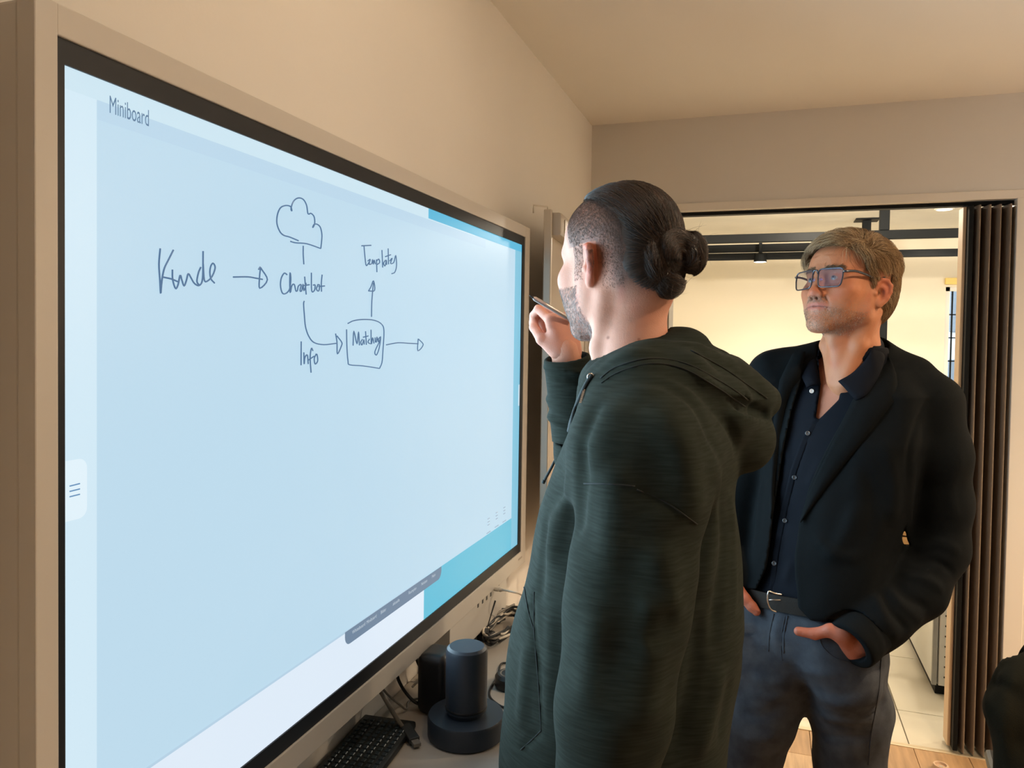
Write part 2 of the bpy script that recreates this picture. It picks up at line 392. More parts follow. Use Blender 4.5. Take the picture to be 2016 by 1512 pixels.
# ------------------------------------------------------------------ interactive display
m_frame = mat('display_white', srgb(190, 186, 180), 0.4)
m_bezel = mat('bezel_black', srgb(18, 25, 34), 0.42, spec=0.3)
disp = thing('interactive_display', 'large wall mounted interactive whiteboard display showing a hand drawn diagram', 'display', (DX, 1.29, 0.90))
fy0, fy1, fz0, fz1 = 0.526, 2.062, 0.897, 1.853
by0, by1, bz0, bz1 = 0.551, 2.0225, 0.9364, 1.8226
sy0, sy1, sz0, sz1 = 0.5605, 2.003, 0.962, 1.7985
def ring(name, m, o, i, x0, x1, parent, bevel=0.0):
    b = MB()
    b.box((x0, o[0], o[2]), (x1, i[0], o[3]), bevel).box((x0, i[1], o[2]), (x1, o[1], o[3]), bevel)
    b.box((x0, i[0] - bevel, i[3]), (x1, i[1] + bevel, o[3]), bevel).box((x0, i[0] - bevel, o[2]), (x1, i[1] + bevel, i[2]), bevel)
    return b.build(name, m, parent)
MB().box((WX + 0.008, fy0 + 0.002, fz0 + 0.002), (DX - 0.022, fy1 - 0.002, fz1 - 0.002), bevel=0.004).build('casing', m_frame, disp)
ring('frame', m_frame, (fy0, fy1, fz0, fz1), (by0, by1, bz0, bz1), DX - 0.022, DX, disp, 0.0015)
ring('bezel', m_bezel, (by0, by1, bz0, bz1), (sy0, sy1, sz0, sz1), DX - 0.020, DX - 0.003, disp)
def smat(name, c, strength=1.0): return emat(name, srgb(*c), strength)
SX = DX - 0.006
m_screen = emat('screen_glow', srgb(196, 226, 242), 1.0)
_nt = m_screen.node_tree; _b = _nt.nodes['Principled BSDF']
_tc = N(_nt, 'ShaderNodeTexCoord', -900); _sp = N(_nt, 'ShaderNodeSeparateXYZ', -700); _nt.links.new(_tc.outputs['Object'], _sp.inputs[0])
_a = N(_nt, 'ShaderNodeMapRange', -500, 100); _a.inputs[1].default_value = sz0 - 0.9; _a.inputs[2].default_value = sz1 - 0.9
_nt.links.new(_sp.outputs[2], _a.inputs[0])
_cr = N(_nt, 'ShaderNodeValToRGB', -300, 100); _e = _cr.color_ramp.elements
_e[0].position = 0.0; _e[0].color = srgb(216, 234, 247); _e[1].position = 1.0; _e[1].color = srgb(188, 218, 236)
_k = _e.new(0.45); _k.color = srgb(203, 232, 246)
_nt.links.new(_a.outputs[0], _cr.inputs[0]); _nt.links.new(_cr.outputs[0], _b.inputs['Emission Color'])
_b.inputs['Emission Strength'].default_value = 1.0
scr = MB().box((DX - 0.018, sy0, sz0), (SX, sy1, sz1)).build('screen', m_screen, disp)
def sheet(name, pts, m, lift, parent=None, conv=True):
    """flat printed area on the screen: pixel corners in, thin plate on the glass out"""
    q = [tuple(atx(px, py, SX + lift)) for px, py in pts] if conv else pts
    b = MB(); b.poly(q)
    o = b.build(name, m, parent or scr); return o
def yz(y, z, lift): return (SX + lift, y, z)
def rect(name, y0, y1, z0, z1, m, lift): return sheet(name, [yz(y0, z0, lift), yz(y1, z0, lift), yz(y1, z1, lift), yz(y0, z1, lift)], m, lift, None, False)
# left light strip, header band, blue desktop areas
rect('side_strip', sy0, atx(190, 800, SX)[1], sz0, sz1, smat('strip_light', (208, 232, 245)), 0.0004)
rect('top_strip', sy0, sy1 - 0.35, sz1 - 0.022, sz1, smat('top_light', (202, 228, 241)), 0.0005)
hy0 = atx(190, 200, SX)[1]; hz = atx(190, 235, SX)[2]
rect('header_band', hy0, 1.72, hz, sz1 - 0.022, smat('header_tone', (184, 214, 234)), 0.0006)
m_cyan = smat('desktop_cyan', (96, 190, 217)); m_cyan2 = smat('desktop_light_cyan', (150, 200, 224))
cy_ = atx(843, 415, SX)[1]
rect('desktop_edge', cy_, sy1, sz1 - 0.020, sz1, smat('cyan_strip', (82, 182, 218)), 0.0008)
ey = atx(1011, 700, SX)[1]
rect('desktop_edge', ey, sy1, sz0, sz1 - 0.020, smat('cyan_side', (126, 194, 220)), 0.0008)
bz = atx(675, 1243, SX)[2]; bzr = atx(1010, 1020, SX)[2]
dy = atx(834, 1180, SX)[1]
bzm = (bz + bzr) / 2
rect('desktop_edge', dy, sy1, sz0, bzm, m_cyan, 0.0007)
rect('page_foot', sy0, dy, sz0, bzm, smat('foot_white', (222, 235, 248)), 0.0005)
rect('page_line', hy0, dy, bzm - 0.002, bzm + 0.0015, smat('page_line_tone', (180, 208, 228)), 0.0009)
# rounded handle tab at the left edge with its three lines
tb = []
ty1 = atx(170, 960, SX)[1]; tz0 = atx(150, 1022, SX)[2]; tz1 = atx(150, 904, SX)[2]; rr = 0.010
for a0, cyy, czz in ((-90, ty1 - rr, tz0 + rr), (0, ty1 - rr, tz1 - rr)):
    for k in range(7):
        a = math.radians(a0 + 90 * k / 6); tb.append(yz(cyy + rr * math.cos(a), czz + rr * math.sin(a), 0.0010))
tb = [yz(sy0, tz0, 0.001)] + tb + [yz(sy0, tz1, 0.001)]
sheet('handle_tab', tb, smat('tab_light', (224, 241, 250)), 0.001, None, False)
m_ink2 = smat('menu_line', (92, 140, 184))
for (pa_, pb_) in (((137, 957), (157, 952)), ((137, 967.5), (157, 962.5)), ((137, 978), (157, 973))):
    MB().tube([atx(*pa_, SX + 0.0012), atx(*pb_, SX + 0.0012)], 0.0007, 5).build('menu_line', m_ink2, scr)
rect('side_handle', sy1 - 0.012, sy1 - 0.001, atx(1016, 800, SX)[2], atx(1016, 758, SX)[2], smat('side_handle_light', (206, 226, 238)), 0.0012)
# task bar with rounded ends
tk = [(678, 1252), (866, 1120), (868, 1131), (862, 1142), (852, 1150), (700, 1262), (688, 1266), (681, 1262)]
z_lo = atx(690, 1265, SX)[2]; tky0 = atx(678, 1252, SX)[1]; tky1 = atx(868, 1125, SX)[1]
z_hi = bzm; tk = []
rr = 0.016
tk = [yz(tky0, z_hi, 0.0011)]
for k in range(6):
    a = math.radians(180 + 90 * k / 5); tk.append(yz(tky0 + rr + rr * math.cos(a), z_lo + rr + rr * math.sin(a), 0.0011))
for k in range(6):
    a = math.radians(270 + 90 * k / 5); tk.append(yz(tky1 - rr + rr * math.cos(a), z_lo + rr + rr * math.sin(a), 0.0011))
tk.append(yz(tky1, z_hi, 0.0011))
sheet('task_bar', tk, smat('bar_tone', (112, 134, 158)), 0.001, None, False)
def text(name, body, y, z, size, m, lift, parent, wid=1.0):
    c = bpy.data.curves.new(name, 'FONT'); c.body = body; c.size = size; c.resolution_u = 3
    o = bpy.data.objects.new(name, c); COL.objects.link(o)
    o.matrix_world = Matrix(((0, 0, 1, SX + lift), (wid, 0, 0, y), (0, 1, 0, z), (0, 0, 0, 1)))
    bpy.context.view_layer.update()
    me = bpy.data.meshes.new_from_object(o.evaluated_get(bpy.context.evaluated_depsgraph_get()))
    me.transform(o.matrix_world); bpy.data.objects.remove(o)
    me.materials.clear()
    q = link(name, me, m, parent); fix(q); return q
p0 = atx(211, 221, SX); p1 = atx(298, 246, SX)
m_txt = smat('text_blue', (88, 124, 158))
text('heading_text', 'Miniboard', p0[1] + 0.001, p0[2] + 0.0, 0.026, m_txt, 0.0012, scr, (p1[1] - p0[1]) / 0.1165)
m_bt = smat('bar_text', (196, 208, 218))
for body, px, py in (('Whiteboard', 692, 1252), ('Miniboard', 720, 1233), ('Bilder', 748, 1213), ('aktuelle', 772, 1197), ('Raumplan', 803, 1174), ('Notizen', 828, 1157), ('Mehr', 849, 1142)):
    q = atx(px, py, SX)
    text('bar_caption', body, q[1], z_lo + 0.013, 0.0088, m_bt, 0.0014, scr)
m_ic = smat('icon_grey', (140, 160, 182))
for px, py in ((962, 1028), (978, 1016), (993, 1006)):
    for k in range(3):
        q = atx(px, py - 7 + k * 6, SX + 0.0012)
        MB().tube([q + np.array([0, -0.006, 0]), q + np.array([0, 0.006, 0])], 0.0009, 5).build('tool_icon', m_ic, scr)
    q = atx(px, py + 20, SX + 0.0012); MB().tube([q + np.array([0, -0.013, 0]), q + np.array([0, 0.013, 0])], 0.0009, 5).build('tool_caption', m_ic, scr)
# handwriting, in the coordinates of a close-up of the diagram
def cp(c): return atx(260 + 0.3075 * c[0], 360 + 0.3075 * c[1], SX + 0.0012)
INK = {
 'drawn_cloud': [[(1065,370),(1010,347),(970,335),(945,310),(927,260),(930,205),(950,160),(985,145),(1015,152),(1023,180),(1018,165),(1030,125),(1050,102),(1075,97),(1100,110),(1118,145),(1127,198),(1145,195),(1165,215),(1170,250),(1165,275),(1156,286),(1165,267),(1185,265),(1205,285),(1215,330),(1213,375),(1208,420)],[(1208,420),(1120,390),(1050,384),(1015,375)]],
 'drawn_line': [[(1096,403),(1096,460),(1100,522)]],
 'handwriting_kunde': [[(180,420),(172,520),(178,620),(183,708),(188,655),(195,600),(208,545),(235,490),(265,430)],[(195,603),(250,615),(290,632)],[(258,555),(260,620),(278,676),(294,655),(308,592),(318,620),(333,660),(348,625),(360,582),(378,610),(400,645),(432,656),(452,610),(455,437)],[(440,540),(425,575),(415,630),(430,655)],[(455,520),(462,620),(480,630),(512,600),(532,545),(520,515),(505,530),(498,570),(505,615),(528,642)]],
 'drawn_arrow': [[(648,603),(740,602),(790,610),(835,618)],[(810,555),(822,540),(816,600),(817,675),(866,620),(822,542)]],
 'handwriting_chatbot': [[(992,588),(975,578),(955,610),(950,660),(962,705),(985,708),(1008,680),(1016,620),(1012,575),(1010,640),(1013,703),(1022,660),(1038,650),(1048,690),(1058,690),(1064,662),(1082,652),(1075,690),(1086,690),(1094,650),(1100,690),(1113,655),(1112,640)],[(1105,600),(1115,715)],[(1095,658),(1135,652)],[(1148,575),(1150,690),(1168,688),(1172,655),(1160,655)],[(1190,652),(1180,680),(1195,692),(1200,655),(1188,652)],[(1217,588),(1212,640),(1213,697)],[(1195,664),(1233,660)]],
 'drawn_arrow_down': [[(1102,757),(1098,776),(1103,850),(1110,920),(1130,980),(1165,1022),(1230,1036),(1310,1027)],[(1303,965),(1312,1020),(1315,1095),(1340,1045),(1342,1020),(1312,980)]],
 'handwriting_info': [[(1083,1015),(1082,1168)],[(1100,1085),(1102,1160),(1106,1120),(1122,1102),(1128,1160)],[(1146,1215),(1140,1120),(1148,1060),(1158,1075)],[(1128,1135),(1165,1110)],[(1178,1098),(1166,1125),(1172,1160),(1188,1140),(1184,1100),(1176,1098)]],
 'handwriting_templates': [[(1470,403),(1530,400)],[(1485,405),(1492,480),(1500,530),(1520,505)],[(1510,500),(1525,490),(1518,520),(1530,520)],[(1535,520),(1540,492),(1545,520),(1550,495),(1558,520)],[(1565,490),(1568,572)],[(1566,500),(1580,488),(1585,510),(1570,522)],[(1600,430),(1605,542)],[(1622,495),(1610,515),(1620,532),(1628,495),(1630,525)],[(1640,420),(1642,522)],[(1622,472),(1656,460)],[(1650,500),(1665,482),(1655,515),(1675,510),(1688,465),(1693,530),(1682,572),(1663,582)]],
 'drawn_arrow_up': [[(1533,858),(1535,760),(1545,640)],[(1514,692),(1530,665),(1546,627),(1553,688),(1514,692)]],
 'drawn_box': [[(1382,900),(1420,882),(1480,875),(1550,880),(1598,905),(1613,950),(1606,1080),(1600,1150),(1585,1188)],[(1585,1188),(1480,1172),(1395,1165),(1382,1140),(1375,1040),(1373,938)]],
 'handwriting_matching': [[(1415,1042),(1420,950),(1440,1030),(1450,955),(1456,1040)],[(1475,1002),(1464,1020),(1472,1038),(1484,1005),(1486,1035)],[(1495,950),(1500,1037)],[(1480,988),(1512,980)],[(1520,1000),(1510,1020),(1526,1030)],[(1530,940),(1532,1032),(1540,992),(1549,1028)],[(1556,990),(1558,1022)],[(1564,1022),(1568,988),(1576,1018)],[(1592,985),(1578,1000),(1582,1020),(1592,990),(1582,1060),(1565,1102),(1555,1080),(1588,1010)]],
 'drawn_arrow_right': [[(1628,1037),(1700,1024),(1770,1027),(1832,1030)],[(1832,998),(1830,1075),(1864,1036),(1834,1000)]],
}
m_ink = smat('ink_blue', (80, 114, 150))
for nm, strokes in INK.items():
    b = MB()
    for st in strokes:
        pts = [cp(c) for c in st]
        if len(pts) > 2: pts = smooth_path(pts, 4)
        b.tube(pts, 0.00105, 5)
    b.build(nm, m_ink, scr)
# connector panel under the right half, with its sockets and print
pyA, pyB = atx(887, 1230, DX - 0.004)[1], atx(998, 1150, DX - 0.004)[1]
MB().box((DX - 0.05, pyA, 0.815), (DX - 0.005, pyB, fz0 - 0.0005), bevel=0.0015).build('connector_panel', m_frame, disp)
for px, py, hh in ((942, 1191, 0.0065), (951, 1183, 0.0065), (959, 1174, 0.0095), (967, 1167, 0.0095)):
    q = atx(px, py, DX - 0.004)
    MB().box((DX - 0.0055, q[1] - 0.0045, q[2] - hh), (DX - 0.0042, q[1] + 0.0045, q[2] + hh), bevel=0.0006, seg=1).build('socket', m_dark, disp)
q = atx(983, 1151, DX - 0.004); MB().box((DX - 0.0055, q[1] - 0.002, q[2] - 0.002), (DX - 0.0042, q[1] + 0.002, q[2] + 0.002)).build('status_light', m_dark, disp)
m_pr = mat('grey_print', srgb(150, 140, 130), 0.5)
q = atx(1024, 1099, DX); MB().box((DX - 0.0002, q[1] - 0.016, q[2] - 0.0025), (DX + 0.0004, q[1] + 0.016, q[2] + 0.0025)).build('maker_mark', m_pr, disp)

# the panel's own directional backlight, as wide as the screen
_l = bpy.data.lights.new('screen_light', 'AREA'); _lo = bpy.data.objects.new('screen_light', _l); COL.objects.link(_lo)
_l.shape = 'RECTANGLE'; _l.size = sy1 - sy0; _l.size_y = sz1 - sz0; _l.energy = 16.0; _l.color = (0.58, 0.84, 1.0); _l.spread = math.radians(115)
_lo.matrix_world = Matrix(((0, 0, -1, SX + 0.0035), (1, 0, 0, (sy0 + sy1) / 2), (0, -1, 0, (sz0 + sz1) / 2), (0, 0, 0, 1)))
_lo.parent = disp; bpy.context.view_layer.update(); _lo.matrix_parent_inverse = disp.matrix_world.inverted()
# ------------------------------------------------------------------ soft-body modelling: distance fields turned into one smooth skin
f32 = np.float32
def smin(a, b, k):
    if k <= 0: return np.minimum(a, b)
    h = np.maximum(k - np.abs(a - b), 0) / k
    return np.minimum(a, b) - h * h * (k * 0.25)
class Field:
    def __init__(s, lo, hi, h):
        s.lo = np.array(lo, float); s.h = h
        s.n = np.ceil((np.array(hi, float) - s.lo) / h).astype(int) + 1
        s.ax = [(s.lo[i] + h * np.arange(s.n[i])).astype(f32) for i in range(3)]
        s.D = np.full(tuple(s.n), 0.25, f32)
    def sub(s, lo, hi):
        a = [max(0, int(math.floor((lo[i] - s.lo[i]) / s.h))) for i in range(3)]
        b = [min(s.n[i], int(math.ceil((hi[i] - s.lo[i]) / s.h)) + 1) for i in range(3)]
        sl = tuple(slice(a[i], max(a[i], b[i])) for i in range(3))
        return sl, s.ax[0][sl[0]][:, None, None], s.ax[1][sl[1]][None, :, None], s.ax[2][sl[2]][None, None, :]
    def op(s, fn, lo, hi, k=0.01, mode='add', pad=None):
        pad = (k * 1.2 + 4 * s.h) if pad is None else pad
        sl, x, y, z = s.sub(np.array(lo) - pad, np.array(hi) + pad)
        if 0 in s.D[sl].shape: return s
        d = fn(x, y, z).astype(f32)
        if mode == 'add': s.D[sl] = smin(s.D[sl], d, k)
        elif mode == 'cut': s.D[sl] = -smin(-s.D[sl], d, k)
        elif mode == 'and': s.D[sl] = -smin(-s.D[sl], -d, k)
        elif mode == 'disp': s.D[sl] = s.D[sl] + d
        return s
    def cone(s, a, b, ra, rb, k=0.01, mode='add', sq=None):
        a = np.array(a, float); b = np.array(b, float); ba = b - a; L2 = float(ba @ ba) + 1e-12; R = max(ra, rb)
        def fn(x, y, z):
            px, py, pz = x - f32(a[0]), y - f32(a[1]), z - f32(a[2])
            t = np.clip((px * f32(ba[0]) + py * f32(ba[1]) + pz * f32(ba[2])) / f32(L2), 0, 1)
            qx, qy, qz = px - t * f32(ba[0]), py - t * f32(ba[1]), pz - t * f32(ba[2])
            if sq is not None:                      # flatten along an axis: (unit axis, factor)
                ax, fc = sq; w = qx * f32(ax[0]) + qy * f32(ax[1]) + qz * f32(ax[2]); w2 = w * f32(1 / fc - 1)
                qx = qx + w2 * f32(ax[0]); qy = qy + w2 * f32(ax[1]); qz = qz + w2 * f32(ax[2])
            return np.sqrt(qx * qx + qy * qy + qz * qz) - (f32(ra) + t * f32(rb - ra))
        return s.op(fn, np.minimum(a, b) - R, np.maximum(a, b) + R, k, mode)
    def chain(s, pts, rs, k=0.01, kk=None, mode='add', sq=None):
        for i in range(len(pts) - 1): s.cone(pts[i], pts[i + 1], rs[i], rs[i + 1], (k if i == 0 or kk is None else kk), mode, sq)
        return s
    def ball(s, c, r, k=0.01, mode='add', R=None):
        """ellipsoid with radii r; R rows are its axes"""
        c = np.array(c, float); r = np.array(r if hasattr(r, '__len__') else (r, r, r), float)
        A = np.eye(3) if R is None else np.array(R, float); m = r.max()
        def fn(x, y, z):
            px, py, pz = x - f32(c[0]), y - f32(c[1]), z - f32(c[2])
            q = [px * f32(A[i, 0]) + py * f32(A[i, 1]) + pz * f32(A[i, 2]) for i in range(3)]
            k0 = np.sqrt(sum((q[i] / f32(r[i])) ** 2 for i in range(3))); k1 = np.sqrt(sum((q[i] / f32(r[i] ** 2)) ** 2 for i in range(3)))
            return k0 * (k0 - 1) / np.maximum(k1, 1e-6)
        return s.op(fn, c - m, c + m, k, mode)
    def stack(s, sec, u, v, k=0.03, p=2.4, mode='add', round_=0.02):
        """rounded body from level sections (z, cx, cy, half width along u, half depth along v front, half depth back)"""
        sec = sorted(sec); zs = [q[0] for q in sec]
        A = np.array(sec, float)
        R = A[:, 3:].max() + 0.02
        lo = (A[:, 1].min() - R, A[:, 2].min() - R, zs[0]); hi = (A[:, 1].max() + R, A[:, 2].max() + R, zs[-1])
        def fn(x, y, z):
            zz = z.ravel()
            g = [np.interp(zz, zs, A[:, i]).astype(f32)[None, None, :] for i in range(1, 6)]
            px, py = x - g[0], y - g[1]
            U = px * f32(u[0]) + py * f32(u[1]); V = px * f32(v[0]) + py * f32(v[1])
            w = np.where(V > 0, g[3], g[4])
            e = (np.abs(U / g[2]) ** p + np.abs(V / w) ** p) ** (1 / p)
            d = (e - 1) * np.minimum(g[2], w)
            return -smin(-d, -(np.abs(z - f32((zs[0] + zs[-1]) / 2)) - f32((zs[-1] - zs[0]) / 2)), round_)
        return s.op(fn, lo, hi, k, mode)
    def ridge(s, pts, h, w, taper=True):
        """raise (h > 0) or sink (h < 0) the surface along a path"""
        P = [np.array(p, float) for p in pts]; n = len(P) - 1; A = np.array(P)
        pad = 2.6 * w
        sl, x, y, z = s.sub(A.min(0) - pad, A.max(0) + pad)
        if 0 in s.D[sl].shape: return s
        best = None
        for i in range(n):
            a, ba = P[i], P[i + 1] - P[i]; L2 = float(ba @ ba) + 1e-12
            px, py, pz = x - f32(a[0]), y - f32(a[1]), z - f32(a[2])
            t = np.clip((px * f32(ba[0]) + py * f32(ba[1]) + pz * f32(ba[2])) / f32(L2), 0, 1)
            d2 = (px - t * f32(ba[0])) ** 2 + (py - t * f32(ba[1])) ** 2 + (pz - t * f32(ba[2])) ** 2
            am = (i + t) / n
            amp = np.minimum(1, np.minimum(am, 1 - am) * 5) if taper else np.ones_like(am)
            if best is None: best, ba_ = d2, amp
            else: m = d2 < best; best = np.where(m, d2, best); ba_ = np.where(m, amp, ba_)
        s.D[sl] -= (f32(h) * ba_ * np.exp(-best / f32(w * w))).astype(f32)
        return s
    def noise(s, amp, scale, seed=0, stretch=(1, 1, 1)):
        r = np.random.RandomState(seed); a = np.zeros_like(s.D)
        x, y, z = s.ax[0][:, None, None], s.ax[1][None, :, None], s.ax[2][None, None, :]
        for i in range(6):
            k = r.normal(size=3) * scale * np.array(stretch); ph = r.rand() * 6.28
            a += np.sin(f32(k[0]) * x + f32(k[1]) * y + f32(k[2]) * z + f32(ph)).astype(f32)
        m = np.abs(s.D) < 0.03
        s.D[m] += (f32(amp / 2.4) * a)[m]; return s
    def val(s, p):
        i = np.clip(((np.array(p, float) - s.lo) / s.h), 0, s.n - 2); j = i.astype(int); f = i - j
        c = s.D[j[0]:j[0] + 2, j[1]:j[1] + 2, j[2]:j[2] + 2]
        c = c[0] * (1 - f[0]) + c[1] * f[0]; c = c[0] * (1 - f[1]) + c[1] * f[1]; return c[0] * (1 - f[2]) + c[1] * f[2]
    def inside(s, p): return bool(np.all(np.array(p) > s.lo) and np.all(np.array(p) < s.lo + s.h * (s.n - 1)))
    def hit(s, px, py, t0=0.5, t1=2.6):
        d = ray(px, py); t = t0
        while t < t1:
            p = CAM + d * t
            if s.inside(p):
                v = s.val(p)
                if v <= 0.0006: return p
                t += max(0.002, min(v * 0.6, 0.03))
            else: t += 0.01
        return None
    def hits(s, pts):
        return [q for q in (s.hit(*p) for p in pts) if q is not None]
    def fold(s, pts, h, w):
        q = s.hits(pts)
        if len(q) > 1: s.ridge(smooth_path(q, 4) if len(q) > 2 else q, h, w)
        return s
    def mesh(s, relax=1):
        D = s.D; ins = D < 0
        nx, ny, nz = D.shape
        c = ins[:-1, :-1, :-1].astype(np.int8)
        cnt = np.zeros((nx - 1, ny - 1, nz - 1), np.int8)
        for dx in (0, 1):
            for dy in (0, 1):
                for dz in (0, 1): cnt += ins[dx:nx - 1 + dx, dy:ny - 1 + dy, dz:nz - 1 + dz]
        act = (cnt > 0) & (cnt < 8)
        I, J, K = np.nonzero(act); nv = len(I)
        idx = np.full(act.shape, -1, np.int64); idx[I, J, K] = np.arange(nv)
        pos = np.zeros((nv, 3)); num = np.zeros(nv)
        cor = [(a, b, c2) for a in (0, 1) for b in (0, 1) for c2 in (0, 1)]
        val = {c3: D[I + c3[0], J + c3[1], K + c3[2]].astype(float) for c3 in cor}
        for a in cor:
            for ax in range(3):
                if a[ax]: continue
                b = list(a); b[ax] = 1; b = tuple(b)
                va, vb = val[a], val[b]; m = (va < 0) != (vb < 0)
                t = np.where(m, va / np.where(m, va - vb, 1), 0)
                p = np.array(a, float)[None, :] + 0 * pos; p[:, ax] = t
                pos += p * m[:, None]; num += m
        pos = pos / num[:, None] + np.stack([I, J, K], 1)
        V = s.lo + pos * s.h
        quads = []
        for ax in range(3):
            o1, o2 = [(1, 2), (2, 0), (0, 1)][ax]
            sh = list(D.shape); sl0 = [slice(None)] * 3; sl1 = [slice(None)] * 3
            sl0[ax] = slice(0, sh[ax] - 1); sl1[ax] = slice(1, sh[ax])
            for q in (o1, o2): sl0[q] = slice(1, sh[q] - 1); sl1[q] = slice(1, sh[q] - 1)
            A, B = ins[tuple(sl0)], ins[tuple(sl1)]
            for flag, flip in ((A & ~B, False), (~A & B, True)):
                g = np.array(np.nonzero(flag))
                if g.shape[1] == 0: continue
                base = g.copy()
                for q in (o1, o2): base[q] += 1
                def vid(d1, d2):
                    e = base.copy(); e[o1] -= d1; e[o2] -= d2; return idx[e[0], e[1], e[2]]
                q4 = np.stack([vid(0, 0), vid(1, 0), vid(1, 1), vid(0, 1)], 1)
                quads.append(q4[:, ::-1] if flip else q4)
        Q = np.concatenate(quads); Q = Q[(Q >= 0).all(1)]
        for _ in range(relax):
            acc = np.zeros_like(V); cn = np.zeros(nv)
            for i in range(4):
                a, b = Q[:, i], Q[:, (i + 1) % 4]
                for d in range(3): acc[:, d] += np.bincount(a, V[b, d], nv) + np.bincount(b, V[a, d], nv)
                cn += np.bincount(a, minlength=nv) + np.bincount(b, minlength=nv)
            V = V * 0.5 + 0.5 * acc / np.maximum(cn, 1)[:, None]
        return V, Q
def mesh_object(name, V, Q, m, parent=None, col=None, extra=()):
    me = bpy.data.meshes.new(name)
    nv, nq = len(V), len(Q)
    me.vertices.add(nv); me.vertices.foreach_set('co', np.ascontiguousarray(V, np.float32).ravel())
    k = Q.shape[1]
    me.loops.add(nq * k); me.loops.foreach_set('vertex_index', np.ascontiguousarray(Q, np.int32).ravel())
    me.polygons.add(nq); me.polygons.foreach_set('loop_start', np.arange(0, nq * k, k, dtype=np.int32))
    me.update(calc_edges=True); me.validate()
    me.polygons.foreach_set('use_smooth', [True] * len(me.polygons))
    if col is not None:
        ca = me.color_attributes.new('tone', 'FLOAT_COLOR', 'POINT')
        c4 = np.ones((nv, 4), np.float32); c4[:, :3] = col; ca.data.foreach_set('color', c4.ravel())
    o = link(name, me, m, parent)
    if parent is not None: fix(o)
    return o
def merge(*VQ):
    Vs, Qs, o = [], [], 0
    for V, Q in VQ: Vs.append(V); Qs.append(Q + o); o += len(V)
    return np.concatenate(Vs), np.concatenate(Qs)
def lin(*c): return np.array(srgb(*c)[:3])
def ramp(x, a, b): 
    t = np.clip((x - a) / (b - a), 0, 1); return t * t * (3 - 2 * t)
def strands(name, roots, paths, r0, m, parent, cols=None):
    """many fine hairs as three-sided tapered tubes; paths: (n, k, 3)"""
    P = np.asarray(paths, float); n, k, _ = P.shape
    T = np.gradient(P, axis=1); T /= np.maximum(np.linalg.norm(T, axis=2, keepdims=True), 1e-9)
    ref = np.where(np.abs(T[..., 2:3]) < 0.9, np.array([0, 0, 1.0]), np.array([1.0, 0, 0]))
    a = np.cross(T, ref); a /= np.maximum(np.linalg.norm(a, axis=2, keepdims=True), 1e-9); b = np.cross(a, T)
    rr = (np.asarray(r0).reshape(-1, 1) * (1 - 0.75 * np.linspace(0, 1, k) ** 2)[None, :])[..., None]
    rings = np.stack([P + rr * (a * math.cos(q) + b * math.sin(q)) for q in (0, 2.094, 4.189)], 2)   # n,k,3,3
    V = rings.reshape(-1, 3)
    base = (np.arange(n) * k * 3)[:, None, None] + (np.arange(k - 1) * 3)[None, :, None]
    q = np.arange(3)[None, None, :]; q1 = (q + 1) % 3
    Q = np.stack([base + q, base + q1, base + 3 + q1, base + 3 + q], -1).reshape(-1, 4)
    col = None
    if cols is not None: col = np.repeat(np.asarray(cols), k * 3, axis=0)
    o = mesh_object(name, V, Q, m, parent, col); o['kind'] = 'stuff'; return o
